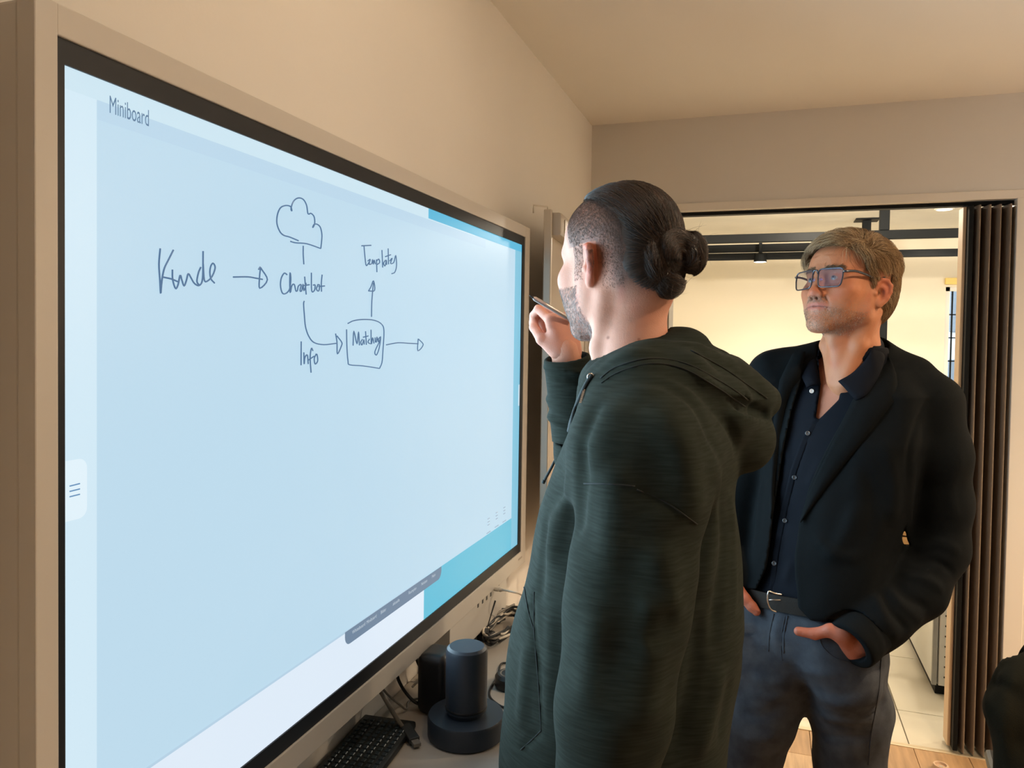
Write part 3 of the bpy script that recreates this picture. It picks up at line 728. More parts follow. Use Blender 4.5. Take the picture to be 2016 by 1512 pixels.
# ------------------------------------------------------------------ heads (x to the person's right, y forward, z up, origin between the eyes' level)
def head_field(h, P):
    F = Field((-0.108, -0.135, -0.30), (0.108, 0.142, 0.135), h)
    wd_ = P.get('w', 1.0)
    tp = P.get('top', 1.0)
    F.ball((0, -0.018, 0.030), (0.0755 * wd_, 0.098, 0.118 * tp - 0.030), 0)
    F.ball((0, 0.022, 0.038), (0.064 * wd_, 0.066, 0.100 * tp - 0.038), 0.03)
    F.ball((0, 0.020, -0.035), (0.060 * wd_, 0.062, 0.070), 0.03)
    F.ball((0, -0.055, -0.03), (0.060, 0.055, 0.055), 0.04)
    for s in (-1, 1):
        F.cone((s * 0.050 * wd_, 0.006, -0.070), (s * 0.016, 0.070, -0.104), 0.016, 0.016, 0.03)      # jaw
        F.cone((s * 0.056 * wd_, 0.000, -0.03), (s * 0.051 * wd_, 0.004, -0.072), 0.016, 0.016, 0.03)
        F.ball((s * 0.046, 0.056, -0.027), (0.024, 0.022, 0.020), 0.03)                          # cheek bone
        F.cone((s * 0.012, 0.080, 0.021), (s * 0.046, 0.066, 0.019), 0.010, 0.009, 0.016)        # brow
        F.ball((s * 0.033, 0.055, -0.06), (0.020, 0.022, 0.03), 0.03)                            # cheek
    F.ball((0, 0.078, -0.103), (0.020, 0.016, 0.016), 0.02)                                      # chin
    F.ball((0, 0.070, -0.062), (0.029, 0.023, 0.028), 0.025); F.ball((0, 0.076, -0.052), (0.018, 0.016, 0.016), 0.02)                                     # mouth mound
    for s in (-1, 1): F.ball((s * 0.032, 0.098, -0.001), (0.020, 0.020, 0.014), 0.014, 'cut')    # eye hollows
    # neck
    tl = P.get('neck', (0.0, -0.06, -0.22))
    F.cone((0, -0.028, -0.06), tl, 0.052 * P.get('nw', 1), 0.059 * P.get('nw', 1), 0.035)
    F.cone((0, 0.018, -0.118), (tl[0], tl[1] + 0.050, tl[2] - 0.01), 0.013, 0.016, 0.04)
    F.ball((0, 0.022, -0.135), (0.010, 0.010, 0.014), 0.015)
    for s in (-1, 1):
        F.chain([(s * 0.060, -0.035, -0.06), (s * 0.047, -0.005, -0.14), (s * 0.018 + tl[0], tl[1] + 0.062, tl[2] - 0.005)], [0.008, 0.009, 0.008], 0.02)
    # nose
    nl = P.get('nose', 1.0)
    F.cone((0, 0.082, 0.010), (0, 0.085 + 0.016 * nl, -0.034), 0.0085, 0.0108, 0.012)
    F.ball((0, 0.087 + 0.0175 * nl, -0.037), (0.0115, 0.010, 0.010), 0.010)
    for s in (-1, 1):
        F.ball((s * 0.0140, 0.092, -0.041), (0.0080, 0.012, 0.0085), 0.007)
        F.ball((s * 0.0068, 0.0985, -0.0500), (0.0032, 0.0050, 0.0035), 0.002, 'cut')
        # eyelids
        F.ball((s * 0.032, 0.0705, -0.001), (0.0150, 0.0142, 0.0135), 0.005)
        F.ball((s * 0.032, 0.088, -0.0022), (0.0125, 0.012, 0.0050 if not P.get('squint') else 0.0034), 0.003, 'cut')
        F.ridge([(s * 0.018, 0.083, -0.014), (s * 0.030, 0.0835, -0.0185), (s * 0.044, 0.076, -0.014)], -0.0024, 0.004)
        F.ridge([(s * 0.021, 0.0835, 0.0075), (s * 0.032, 0.0855, 0.010), (s * 0.044, 0.078, 0.006)], -0.0018, 0.0026)
        F.ridge([(s * 0.017, 0.094, -0.040), (s * 0.027, 0.084, -0.056), (s * 0.031, 0.079, -0.070)], -0.0036, 0.0045)   # nasolabial fold
        F.ridge([(s * 0.025, 0.086, -0.070), (s * 0.029, 0.082, -0.078)], -0.0018, 0.004)
    # creases of cheek and neck
    if P.get('frown'):
        for s in (-1, 1):
            F.ridge([(s * 0.036, 0.076, -0.040), (s * 0.043, 0.064, -0.062), (s * 0.042, 0.056, -0.085)], -0.0014, 0.004)
            F.ridge([(s * 0.050, 0.060, 0.004), (s * 0.058, 0.048, 0.002)], -0.0012, 0.0022); F.ridge([(s * 0.050, 0.060, -0.004), (s * 0.058, 0.048, -0.008)], -0.0012, 0.0022)
    # mouth
    mw = P.get('mouth', 1.0)
    F.chain([(-0.022 * mw, 0.080, -0.0670), (-0.008, 0.0910, -0.0615), (0, 0.0912, -0.0625), (0.008, 0.0910, -0.0615), (0.022 * mw, 0.080, -0.0670)], [0.003, 0.0052, 0.0048, 0.0052, 0.003], 0.004)
    F.chain([(-0.021 * mw, 0.079, -0.0690), (-0.008, 0.0890, -0.0735), (0.008, 0.0890, -0.0735), (0.021 * mw, 0.079, -0.0690)], [0.003, 0.0062, 0.0062, 0.003], 0.004)
    F.ridge([(-0.026 * mw, 0.078, -0.0705), (-0.012, 0.0915, -0.0665), (0, 0.0950, -0.0672), (0.012, 0.0915, -0.0665), (0.026 * mw, 0.078, -0.0705)], -0.0030, 0.0022, False)
    F.ridge([(-0.012, 0.087, -0.087), (0.012, 0.087, -0.087)], -0.002, 0.006)
    if P.get('frown'):
        for s in (-1, 1): F.ridge([(s * 0.006, 0.096, 0.012), (s * 0.008, 0.096, 0.030)], -0.0016, 0.003)
        for zf in (0.042, 0.052): F.ridge([(-0.035, 0.078, zf), (0, 0.092, zf + 0.002), (0.035, 0.078, zf)], -0.0012, 0.003)
    # ears
    for s in (-1, 1):
        e1 = np.array((s * 0.50, -0.86, 0.0)); e2 = np.array((s * 0.10, -0.14, 0.985)); e1 /= np.linalg.norm(e1)
        e2 -= e1 * (e1 @ e2); e2 /= np.linalg.norm(e2); n = np.cross(e1, e2); n = n if n[0] * s > 0 else -n
        c = np.array((s * 0.0785 * wd_, -0.022 + P.get('earf', 0), -0.006 + P.get('ear', 0))); es = P.get('ears', 1.0)
        def q(a, b, w=0.0): return c + (e1 * a + e2 * b) * es + n * w
        F.ball(q(0.006, 0.002), (0.0175, 0.029, 0.0055), 0.006, 'add', np.array([e1, e2, n]))
        rim = [q(-0.012, 0.004, 0.001), q(-0.010, 0.018, 0.002), q(0.000, 0.030, 0.003), q(0.013, 0.029, 0.003), q(0.022, 0.018, 0.003), q(0.0225, 0.003, 0.003), q(0.017, -0.012, 0.002), q(0.008, -0.023, 0.001), q(0.000, -0.030, 0.0)]
        F.chain(rim, [0.0036, 0.0040, 0.0042, 0.0042, 0.0042, 0.0040, 0.0038, 0.0045, 0.0055], 0.004)
        F.ball(q(-0.001, -0.029), (0.008, 0.009, 0.0048), 0.006, 'add', np.array([e1, e2, n]))
        F.ball(q(0.000, -0.004, 0.006), (0.0085, 0.0125, 0.0085), 0.004, 'cut', np.array([e1, e2, n]))
        F.ridge([q(0.004, 0.020, 0.005), q(0.015, 0.014, 0.006), q(0.015, 0.0, 0.006)], -0.0022, 0.0026)
        F.ball(q(-0.012, -0.006, 0.003), (0.004, 0.006, 0.004), 0.004)
    for q in P.get('ridges', ()): F.ridge(*q)
    return F
def frame_of(px, py, t, yaw, pitch=0.0, roll=0.0, scale=1.0):
    """local axes for a head seen at pixel px,py and depth t; yaw 0 looks at the viewer, positive turns towards picture left"""
    o = at(px, py, t); d = o - CAM; d[2] = 0; d /= np.linalg.norm(d)
    r = np.cross(d, (0, 0, 1.0))                                           # picture right
    f = -d * math.cos(yaw) - r * math.sin(yaw)
    right = np.cross(f, (0, 0, 1.0)); up = np.array((0, 0, 1.0))
    f, up = f * math.cos(pitch) + up * math.sin(pitch), up * math.cos(pitch) - f * math.sin(pitch)
    right, up = right * math.cos(roll) + up * math.sin(roll), up * math.cos(roll) - right * math.sin(roll)
    return o, np.stack([right, f, up]) * scale
def to_world(V, fr): return fr[0] + np.asarray(V, float) @ fr[1]
def sph_dir(V, c): 
    d = V - np.array(c); return d / np.linalg.norm(d, axis=1, keepdims=True)
def vnoise(V, scale, seed):
    r = np.random.RandomState(seed); a = np.zeros(len(V))
    for i in range(7):
        k = r.normal(size=3) * scale; a += np.sin(V @ k + r.rand() * 6.28)
    return a / 2.65
m_skin = mat('skin', (0.6, 0.36, 0.27, 1), 0.55, attr='tone', spec=0.30, sss=0.08, bump=0.22, bscale=520)
def skin_tones(V, base, red, P):
    x, y, z = V.T
    c = np.tile(base, (len(V), 1))
    def blend(w, col):
        w = np.clip(w, 0, 1)[:, None]; c[:] = c * (1 - w) + np.asarray(col) * w
    g = lambda px, py, pz, s: np.exp(-((x - px) ** 2 + (y - py) ** 2 + (z - pz) ** 2) / s ** 2)
    blend(0.55 * g(0, 0.108, -0.04, 0.018), red)                            # nose tip
    for s in (-1, 1):
        blend(0.40 * g(s * 0.043, 0.07, -0.03, 0.026), red)                # cheeks
        blend(0.65 * np.exp(-((s * x - 0.090) / 0.011) ** 2 - ((y + 0.028) / 0.028) ** 4 - (z / 0.045) ** 4), red)   # ears
    lip = np.exp(-((z + 0.0675) / 0.0085) ** 4) * np.exp(-(x / (0.0215 * P.get('mouth', 1.0))) ** 6) * (y > 0.075)
    blend(0.75 * lip, P.get('lip', lin(178, 104, 96)))
    sp = vnoise(V, 900, 3) * 0.5 + vnoise(V, 1700, 5) * 0.6
    beard = ramp(-z, 0.035, 0.062) * ramp(y, -0.012, 0.02) * (1 - lip) * (1 - ramp(-z, 0.118, 0.135))
    hollow = np.exp(-((np.abs(x) - 0.040) / 0.018) ** 2) * ramp(z, -0.068, -0.048)
    beard = np.clip(beard - 0.85 * hollow * (y > 0.03) * P.get('hollow', 1), 0, 1)
    blend(beard * P.get('stubble', 0.4) * (0.55 + 0.6 * sp), P['beard'])
    for s in (-1, 1):
        bw = np.exp(-((z - 0.0205 - 0.10 * (0.045 - np.abs(x)) * 0.0) / 0.0048) ** 2) * ramp(s * x, 0.008, 0.016) * (1 - ramp(s * x, 0.044, 0.056)) * (y > 0.05)
        blend(0.8 * bw * (0.7 + 0.4 * sp), P['brow'])
    blend(0.16 * np.clip(vnoise(V, 130, 15), 0, 2), red); blend(0.10 * np.clip(vnoise(V, 260, 16), 0, 2), base * 0.6)
    return c, blend, sp

# ------------------------------------------------------------------ garment and hair helpers
def fvals(F, P):
    P = np.asarray(P, float); q = np.clip((P - F.lo) / F.h, 0, F.n - 1.001); j = q.astype(int); f = q - j; o = 0
    for a in (0, 1):
        for b in (0, 1):
            for c in (0, 1):
                w = (f[..., 0] if a else 1 - f[..., 0]) * (f[..., 1] if b else 1 - f[..., 1]) * (f[..., 2] if c else 1 - f[..., 2])
                o = o + w * F.D[j[..., 0] + a, j[..., 1] + b, j[..., 2] + c]
    return o
def fgrad(F, P):
    e = F.h; g = np.stack([fvals(F, P + np.eye(3)[i] * e) - fvals(F, P - np.eye(3)[i] * e) for i in range(3)], -1)
    return g / np.maximum(np.linalg.norm(g, axis=-1, keepdims=True), 1e-6)
def comb(F, roots, dirfn, length, k, height, jit=0.25, seed=1):
    r = np.random.RandomState(seed); n = len(roots); p = np.array(roots); out = [p.copy()]
    J = r.normal(size=(n, 3)) * jit; L = np.asarray(length) / (k - 1); hh = np.asarray(height)
    for i in range(1, k):
        g = fgrad(F, p); d = dirfn(p) + J; d -= g * (d * g).sum(1, keepdims=True)
        d /= np.maximum(np.linalg.norm(d, axis=1, keepdims=True), 1e-6)
        p = p + d * L[:, None]
        want = hh * math.sin(math.pi * min(1, i / (k - 1) * 0.75 + 0.08)); v = fvals(F, p)
        p = p + fgrad(F, p) * (want - v)[:, None]
        out.append(p.copy())
    return np.stack(out, 1)
def scatter(V, Q, n, keep, seed=2):
    r = np.random.RandomState(seed); C = V[Q].mean(1); idx = np.nonzero(keep(C))[0]
    q = Q[r.choice(idx, n)]; w = r.dirichlet((1, 1, 1, 1), n)
    return (V[q] * w[..., None]).sum(1)
def poly2d(F, poly, tmid):
    """signed distance (metres at depth tmid, negative inside) of every grid point's picture position to a polygon"""
    x, y, z = np.meshgrid(*[a.astype(f32) for a in F.ax], indexing='ij', sparse=True)
    c = [(x - f32(CAM[0])) * f32(A[0]) + (y - f32(CAM[1])) * f32(A[1]) + (z - f32(CAM[2])) * f32(A[2]) for A in (RIGHT, DOWN, FWD)]
    u = PPX + FPX * c[0] / c[2]; v = PPY + FPX * c[1] / c[2]
    best = np.full(u.shape, 1e9, f32); ins = np.zeros(u.shape, bool); n = len(poly)
    for i in range(n):
        (x0, y0), (x1, y1) = poly[i], poly[(i + 1) % n]; dx, dy = x1 - x0, y1 - y0
        t = np.clip(((u - x0) * dx + (v - y0) * dy) / (dx * dx + dy * dy + 1e-9), 0, 1)
        best = np.minimum(best, (u - x0 - t * dx) ** 2 + (v - y0 - t * dy) ** 2)
        if y0 != y1: ins ^= ((v < y0) != (v < y1)) & (u < (x1 - x0) * (v - y0) / (y1 - y0) + x0)
    d = np.sqrt(best) * (tmid / FPX); return np.where(ins, -d, d), c[2]
def cut_front(F, poly, tmid, tmax, k=0.006):
    """open a garment's front inside an outline, back as far as depth tmax"""
    d, t = poly2d(F, poly, tmid)
    F.D = -smin(-F.D, np.maximum(d, t - f32(tmax)), k); return F
def seam(F, pts, r, m, parent, name='seam', lift=0.0004, k=8):
    q = []
    for p in smooth_path([(a, b, 0) for a, b in pts], k):
        h = F.hit(p[0], p[1])
        if h is not None and (not q or np.linalg.norm(h - q[-1]) < 0.05): q.append(h + fgrad(F, h[None])[0] * lift)
    if len(q) > 2: MB().tube(q, r, 6).build(name, m, parent, True)
def drape(F, A, B, off, thick, n=14, m=7, bulge=0.0):
    """flap of cloth lying on a garment between two edges; returns slab mesh"""
    A = [np.array(a, float) for a in A]; B = [np.array(a, float) for a in B]
    def res(E):
        E = np.array(E); L = np.r_[0, np.cumsum(np.linalg.norm(np.diff(E, axis=0), axis=1))]; s = np.linspace(0, L[-1], n)
        return np.stack([np.interp(s, L, E[:, 0]), np.interp(s, L, E[:, 1])], 1)
    a, b = res(A), res(B); R = []; last = 1.7
    for i in range(n):
        row = []
        for j in range(m):
            w = j / (m - 1); p = a[i] * (1 - w) + b[i] * w; h = F.hit(p[0], p[1], 0.6)
            row.append(h if h is not None else None)
        R.append(row)
    flat = [(proj(h)[2]) for row in R for h in row if h is not None]; med = float(np.median(flat))
    T = np.array([[proj(h)[2] if h is not None else np.nan for h in row] for row in R])
    for i in range(n):
        for j in range(m):
            if np.isnan(T[i, j]):
                ok = [(abs(i - a2) + abs(j - b2), T[a2, b2]) for a2 in range(n) for b2 in range(m) if not np.isnan(T[a2, b2])]
                T[i, j] = min(ok)[1]
    for _ in range(4):
        Tp = np.pad(T, 1, mode='edge'); T = 0.4 * T + 0.15 * (Tp[:-2, 1:-1] + Tp[2:, 1:-1] + Tp[1:-1, :-2] + Tp[1:-1, 2:])
    V = []; 
    for layer in (0, 1):
        for i in range(n):
            for j in range(m):
                w = j / (m - 1); p = a[i] * (1 - w) + b[i] * w
                V.append(at(p[0], p[1], T[i, j] - off - bulge * math.sin(math.pi * w) + layer * thick))
    Q = []; idx = lambda l, i, j: l * n * m + i * m + j
    for i in range(n - 1):
        for j in range(m - 1):
            Q.append((idx(0, i, j), idx(0, i, j + 1), idx(0, i + 1, j + 1), idx(0, i + 1, j)))
            Q.append((idx(1, i, j), idx(1, i + 1, j), idx(1, i + 1, j + 1), idx(1, i, j + 1)))
    for i in range(n - 1):
        for j in (0, m - 1): Q.append((idx(0, i, j), idx(0, i + 1, j), idx(1, i + 1, j), idx(1, i, j)))
    for j in range(m - 1):
        for i in (0, n - 1): Q.append((idx(0, i, j), idx(1, i, j), idx(1, i, j + 1), idx(0, i, j + 1)))
    return np.array(V), np.array(Q)
def slab3(A, B, thick, n=14, m=6, bulge=0.0):
    """curved flap of cloth between two explicit edges in space"""
    def res(E):
        E = np.array(smooth_path(E, 6)); L = np.r_[0, np.cumsum(np.linalg.norm(np.diff(E, axis=0), axis=1))]; s = np.linspace(0, L[-1], n)
        return np.stack([np.interp(s, L, E[:, i]) for i in range(3)], 1)
    a, b = res(A), res(B); w = np.linspace(0, 1, m)[None, :, None]
    G = a[:, None] * (1 - w) + b[:, None] * w
    nn = np.cross(np.gradient(G, axis=0), np.gradient(G, axis=1)); nn /= np.maximum(np.linalg.norm(nn, axis=2, keepdims=True), 1e-9)
    if (nn * (CAM - G)).sum() < 0: nn = -nn
    G = G + nn * bulge * np.sin(math.pi * w)
    V = np.concatenate([G.reshape(-1, 3), (G - nn * thick).reshape(-1, 3)]); Q = []; idx = lambda l, i, j: l * n * m + i * m + j
    for i in range(n - 1):
        for j in range(m - 1):
            Q.append((idx(0, i, j), idx(0, i, j + 1), idx(0, i + 1, j + 1), idx(0, i + 1, j))); Q.append((idx(1, i, j), idx(1, i + 1, j), idx(1, i + 1, j + 1), idx(1, i, j + 1)))
        for j in (0, m - 1): Q.append((idx(0, i, j), idx(0, i + 1, j), idx(1, i + 1, j), idx(1, i, j)))
    for j in range(m - 1):
        for i in (0, n - 1): Q.append((idx(0, i, j), idx(1, i, j), idx(1, i, j + 1), idx(0, i, j + 1)))
    return V, np.array(Q)
def recalc(o):
    bm = bmesh.new(); bm.from_mesh(o.data); bmesh.ops.recalc_face_normals(bm, faces=bm.faces[:]); bm.to_mesh(o.data); bm.free(); return o
def hand_field(W, a, n, thumb_side, curls, thumb, h=0.0022, s=1.0, spread=0.06, fore=None):
    """palm, four fingers of their own length and a thumb; a: wrist to knuckles, n: back of the hand, curls: bend per joint"""
    W = np.array(W, float); a = _n(a); n = np.array(n, float); n = _n(n - a * (a @ n)); b = np.cross(a, n) * thumb_side
    F = Field(W - 0.16 * s, W + 0.16 * s, h)
    fo = a if fore is None else _n(fore)
    F.cone(W - fo * 0.05 * s, W + a * 0.01 * s, 0.026 * s, 0.025 * s, 0.01, sq=(n, 0.75))
    for q in (-0.024, -0.008, 0.008, 0.024):
        F.cone(W + a * 0.012 * s + b * q * 0.7 * s, W + a * 0.082 * s + b * q * 1.15 * s, 0.015 * s, 0.0125 * s, 0.012)
    F.ball(W + a * 0.035 * s + b * 0.024 * s - n * 0.010 * s, (0.022 * s, 0.018 * s, 0.016 * s), 0.015, 'add', np.array([a, b, n]))
    Ls = ((0.044, 0.026, 0.021), (0.049, 0.030, 0.023), (0.045, 0.028, 0.022), (0.035, 0.021, 0.019))
    for i, q in enumerate((0.030, 0.0105, -0.0105, -0.030)):
        base = W + a * (0.086 - 0.006 * abs(i - 1)) * s + b * q * s; p = base; ang = 0.0
        pts = [p - a * 0.01 * s]; rr = [0.0105 * s]
        pts.append(p); rr.append(0.0102 * s)
        for L, cu, r2 in zip(Ls[i], curls[i], (0.0092, 0.0084, 0.0072)):
            ang += cu; d = a * math.cos(ang) - n * math.sin(ang) + b * spread * (1.5 - i) * math.cos(ang)
            p = p + d * L * s; pts.append(p); rr.append(r2 * s)
        F.chain(pts, rr, 0.004, 0.003)
    T = [W + sum(np.array(v) * c for v, c in zip((a, b, n), t)) * s for t in thumb]
    F.chain(T, [0.0145 * s, 0.0115 * s, 0.0105 * s, 0.0082 * s][:len(T)], 0.010, 0.004)
    return F, T
# ------------------------------------------------------------------ man in glasses and dark blazer
B = {}
def man_b():
    frH = frame_of(1667, 562, 1.76, math.radians(40), math.radians(9), math.radians(-2), 1.0)
    P = dict(beard=lin(128, 112, 104), brow=lin(104, 82, 62), frown=1, stubble=0.42, squint=1, hollow=1.0, lip=lin(160, 92, 84), neck=(-0.012, -0.055, -0.22), w=1.04, ear=-0.015, nose=0.8, mouth=1.45, earf=0.010, ears=0.93, top=0.92)
    P['ridges'] = [([(0.018, 0.082, -0.016), (0.030, 0.082, -0.023), (0.042, 0.075, -0.019)], -0.0015, 0.003), ([(-0.018, 0.082, -0.016), (-0.030, 0.082, -0.023), (-0.042, 0.075, -0.019)], -0.0015, 0.003)]
    H = head_field(0.0018, P); V, Q = H.mesh(1)
    c, blend, sp = skin_tones(V, lin(172, 113, 81), lin(166, 78, 56), P)
    x, y, z = V.T
    blend(0.6 * ramp(y, 0.06, 0.08) * ramp(-z, 0.042, 0.05) * (1 - ramp(-z, 0.056, 0.062)) * np.exp(-(x / 0.027) ** 4) * (0.6 + 0.5 * sp), lin(98, 78, 66))
    blend(0.85 * np.exp(-((z + 0.0680 + 0.10 * (np.abs(x) - 0.01).clip(0)) / 0.0016) ** 2) * np.exp(-(x / 0.034) ** 8) * (y > 0.06), lin(84, 40, 34))
    Vw = to_world(V, frH)
    # ---- trunk, arms and legs under the clothes
    f = frame_of(1640, 900, 1.79, math.radians(27)); u = -f[1][0][:2]; v = f[1][1][:2]
    B['u'], B['v'] = u, v
    def sec(px, py, t, hw, hf, hb):
        q = at(px, py, t); return (q[2], q[0], q[1], hw, hf, hb)
    S_ = [sec(1668, 722, 1.82, 0.13, 0.078, 0.09), sec(1668, 770, 1.81, 0.175, 0.105, 0.11), sec(1658, 860, 1.80, 0.178, 0.122, 0.115),
          sec(1645, 960, 1.79, 0.162, 0.118, 0.11), sec(1622, 1060, 1.78, 0.150, 0.116, 0.105), sec(1600, 1150, 1.775, 0.160, 0.116, 0.110), sec(1590, 1240, 1.775, 0.158, 0.108, 0.118)]
    shL, elL, wrL = at(1832, 800, 1.72), at(1842, 1085, 1.72), at(1672, 1252, 1.62)
    shR, elR, wrR = at(1530, 742, 1.89), at(1436, 1010, 1.94), at(1440, 1150, 1.80)
    hipL, knL, anL = at(1655, 1300, 1.78), at(1672, 1525, 1.80), at(1668, 1525, 1.86)
    hipR, knR, anR = at(1522, 1295, 1.80), at(1468, 1525, 1.85), at(1462, 1525, 1.92)
    anL[2] = anR[2] = 0.09
    Bd = Field((-0.25, 1.45, 0.0), (0.62, 2.35, 1.58), 0.011)
    grow = lambda d: [(q[0], q[1], q[2], q[3] + d, q[4] + d, q[5] + d) for q in S_]
    Bd.stack(grow(-0.016), u, v, 0.03)
    for a, b, c_ in ((shL, elL, wrL), (shR, elR, wrR)): Bd.chain([a, b, c_], [0.048, 0.040, 0.028], 0.05, 0.02)
    for a, b, c_ in ((hipL, knL, anL), (hipR, knR, anR)): Bd.chain([a, b, c_], [0.080, 0.055, 0.040], 0.06, 0.02)
    nb = to_world((-0.012, -0.055, -0.21), frH); Bd.cone(nb, at(1665, 740, 1.83), 0.055, 0.07, 0.03)
    VB, QB = Bd.mesh(1); cB = np.tile(lin(168, 106, 80), (len(VB), 1))
    # ---- hands: left one slides into the pocket with its thumb outside, right one likewise
    Wl = at(1690, 1258, 1.605); kn = at(1652, 1318, 1.69)
    nL = _n(CAM - Wl)
    a_ = kn - Wl
    # the thumb lies over the denim: give it by picture points
    F1, T1 = hand_field(Wl, a_, nL, -1, [(0.15, 0.2, 0.2)] * 4, [(0.02, 0.012, 0.0)], 0.0022, 1.0, fore=wrL - elL)
    th = [at(1664, 1250, 1.606), at(1634, 1241, 1.616), at(1604, 1248, 1.630), at(1572, 1243, 1.643)]
    F1.chain(th, [0.0165, 0.0135, 0.0115, 0.0098], 0.012, 0.006)
    F1.cone(at(1657, 1248, 1.608), at(1680, 1285, 1.622), 0.018, 0.016, 0.015)
    F1.ridge([at(1607, 1236, 1.619), at(1603, 1250, 1.617), at(1605, 1262, 1.621)], -0.0016, 0.0022)
    F1.ridge([at(1594, 1237, 1.623), at(1592, 1250, 1.622)], -0.0010, 0.0016)
    F1.ridge([at(1566, 1236, 1.634), at(1577, 1234, 1.632), at(1581, 1242, 1.631), at(1577, 1250, 1.631), at(1566, 1249, 1.634)], -0.0010, 0.0012, False)
    V1, Q1 = F1.mesh(1)
    Wr = at(1440, 1160, 1.80); a_ = at(1456, 1235, 1.85) - Wr
    F2, T2 = hand_field(Wr, a_, _n(CAM - Wr), 1, [(0.15, 0.2, 0.2)] * 4, [(0.02, 0.012, 0.0)], 0.0024, 1.0, fore=wrR - elR)
    F2.chain([at(1450, 1158, 1.78), at(1467, 1179, 1.757), at(1480, 1194, 1.748), at(1489, 1204, 1.742)], [0.016, 0.0125, 0.0115, 0.010], 0.012, 0.006)
    F2.ridge([at(1479, 1196, 1.737), at(1484, 1193, 1.735), at(1491, 1199, 1.733)], -0.0012, 0.0014)
    V2, Q2 = F2.mesh(1)
    hc = lambda V_: np.tile(lin(166, 96, 74), (len(V_), 1)) * (1 + 0.06 * vnoise(V_, 90, 8))[:, None]
    Vb, Qb = merge((Vw, Q), (VB, QB), (V1, Q1), (V2, Q2))
    root = mesh_object('person', Vb, Qb, m_skin, None, np.concatenate([c, cB, hc(V1), hc(V2)]))
    tag(root, 'man with glasses, greying blond hair and black blazer, hands in his jeans pockets', 'person')
    B['root'], B['fr'] = root, frH
    # ---- eyes
    m_eye = mat('eye', (0.8, 0.8, 0.8, 1), 0.08, attr='tone', spec=0.6)
    for s in (-1, 1):
        E = Field((-0.016,) * 3, (0.016,) * 3, 0.0012).ball((0, 0, 0), 0.0127, 0); Ve, Qe = E.mesh(0)
        d = _n((-0.05, 1.0, 0.06)); ang = np.arccos(np.clip((Ve / np.linalg.norm(Ve, axis=1, keepdims=True)) @ d, -1, 1))
        ce = np.where(ang[:, None] < 0.20, lin(10, 10, 12), np.where(ang[:, None] < 0.50, lin(70, 92, 100), lin(160, 150, 144)))
        mesh_object('eye', to_world(Ve + np.array((s * 0.032, 0.0715, -0.0010)), frH), Qe, m_eye, root, ce)
    # ---- hair: a close cap with combed strands over it
    def hairline(C):
        x, y, z = C.T; ax = np.abs(x)
        front = 0.060 - 0.020 * ramp(x, -0.02, 0.05)
        edge = np.where(z > 0.035, 0.078 - 0.25 * (ax - 0.02).clip(0) , 0.078)
        top = (z > 0.064 + 0.35 * (y - 0.045).clip(0) - 0.30 * (ax - 0.040).clip(0)) & (y < 0.088)
        side = (y < 0.030 - 0.28 * (0.05 - z).clip(0) + 0.012 * (z > 0.02)) & (z > -0.036) & (ax > 0.035)
        rear = (y < -0.040) & (z > -0.085 - 0.02 * (y < -0.06))
        behind_ear = (y < -0.028) & (z > -0.05)
        return (top | side | rear | behind_ear) & ~((ax > 0.078) & (np.abs(y + 0.022) < 0.030) & (z < 0.03))
    C_ = Field((-0.11, -0.135, -0.13), (0.11, 0.12, 0.15), 0.0024)
    C_.ball((0, -0.020, 0.030), (0.0800 * 1.04, 0.109, 0.088), 0); C_.ball((0, 0.016, 0.040), (0.068, 0.068, 0.060), 0.03)
    C_.ball((0, -0.050, -0.03), (0.069, 0.062, 0.062), 0.04)
    Vc, Qc = C_.mesh(1)
    keep = hairline(Vc[Qc].mean(1)); Qk = Qc[keep]
    use = np.unique(Qk); remap = np.full(len(Vc), -1); remap[use] = np.arange(len(use))
    m_hair = mat('hair_blond_grey', (0.3, 0.2, 0.12, 1), 0.45, attr='tone', spec=0.5)
    cap = mesh_object('hair', to_world(Vc[use] - fgrad(C_, Vc[use]) * 0.002, frH), remap[Qk], m_hair, root, np.tile(lin(112, 88, 62), (len(use), 1)))
    cap.data.update()
    def flow(p):
        x, y, z = p.T
        top = ramp(z, 0.045, 0.085); front = ramp(y, 0.0, 0.06)
        d = np.stack([0.9 * top * (x > -0.045) + 0.2, 0.55 * front * top - 0.35 * (1 - front) - 0.45 * (1 - top), -0.9 * (1 - top) - 0.15], 1)
        d[:, 1] -= 0.25 * ramp(-x, 0.035, 0.06) * top
        return d
    n = 22000
    roots = scatter(Vc, Qc, n, hairline)
    r = np.random.RandomState(4)
    top = ramp(roots[:, 2], 0.04, 0.08)
    L = (0.022 + 0.030 * top) * r.uniform(0.7, 1.25, n); hh = (0.004 + 0.014 * top * r.uniform(0.3, 1.0, n)) + 0.003 * r.rand(n)
    cl = vnoise(roots, 110, 5)[:, None]
    fl = lambda p: flow(p) + 0.35 * np.stack([vnoise(p, 60, 6), vnoise(p, 60, 7), 0 * p[:, 0]], 1)
    paths = comb(C_, roots - fgrad(C_, roots) * 0.002, fl, L, 6, hh, 0.12, 3)
    tones = np.stack([lin(160, 128, 90), lin(114, 88, 60), lin(202, 176, 138), lin(82, 63, 45)])
    ti = np.clip((1.5 + 0.8 * cl[:, 0] + r.normal(size=n) * 0.9).astype(int), 0, 3)
    hs = strands('hair_strands', roots, to_world(paths, frH), 0.00024 * r.uniform(0.8, 1.3, n), m_hair, cap, tones[ti])
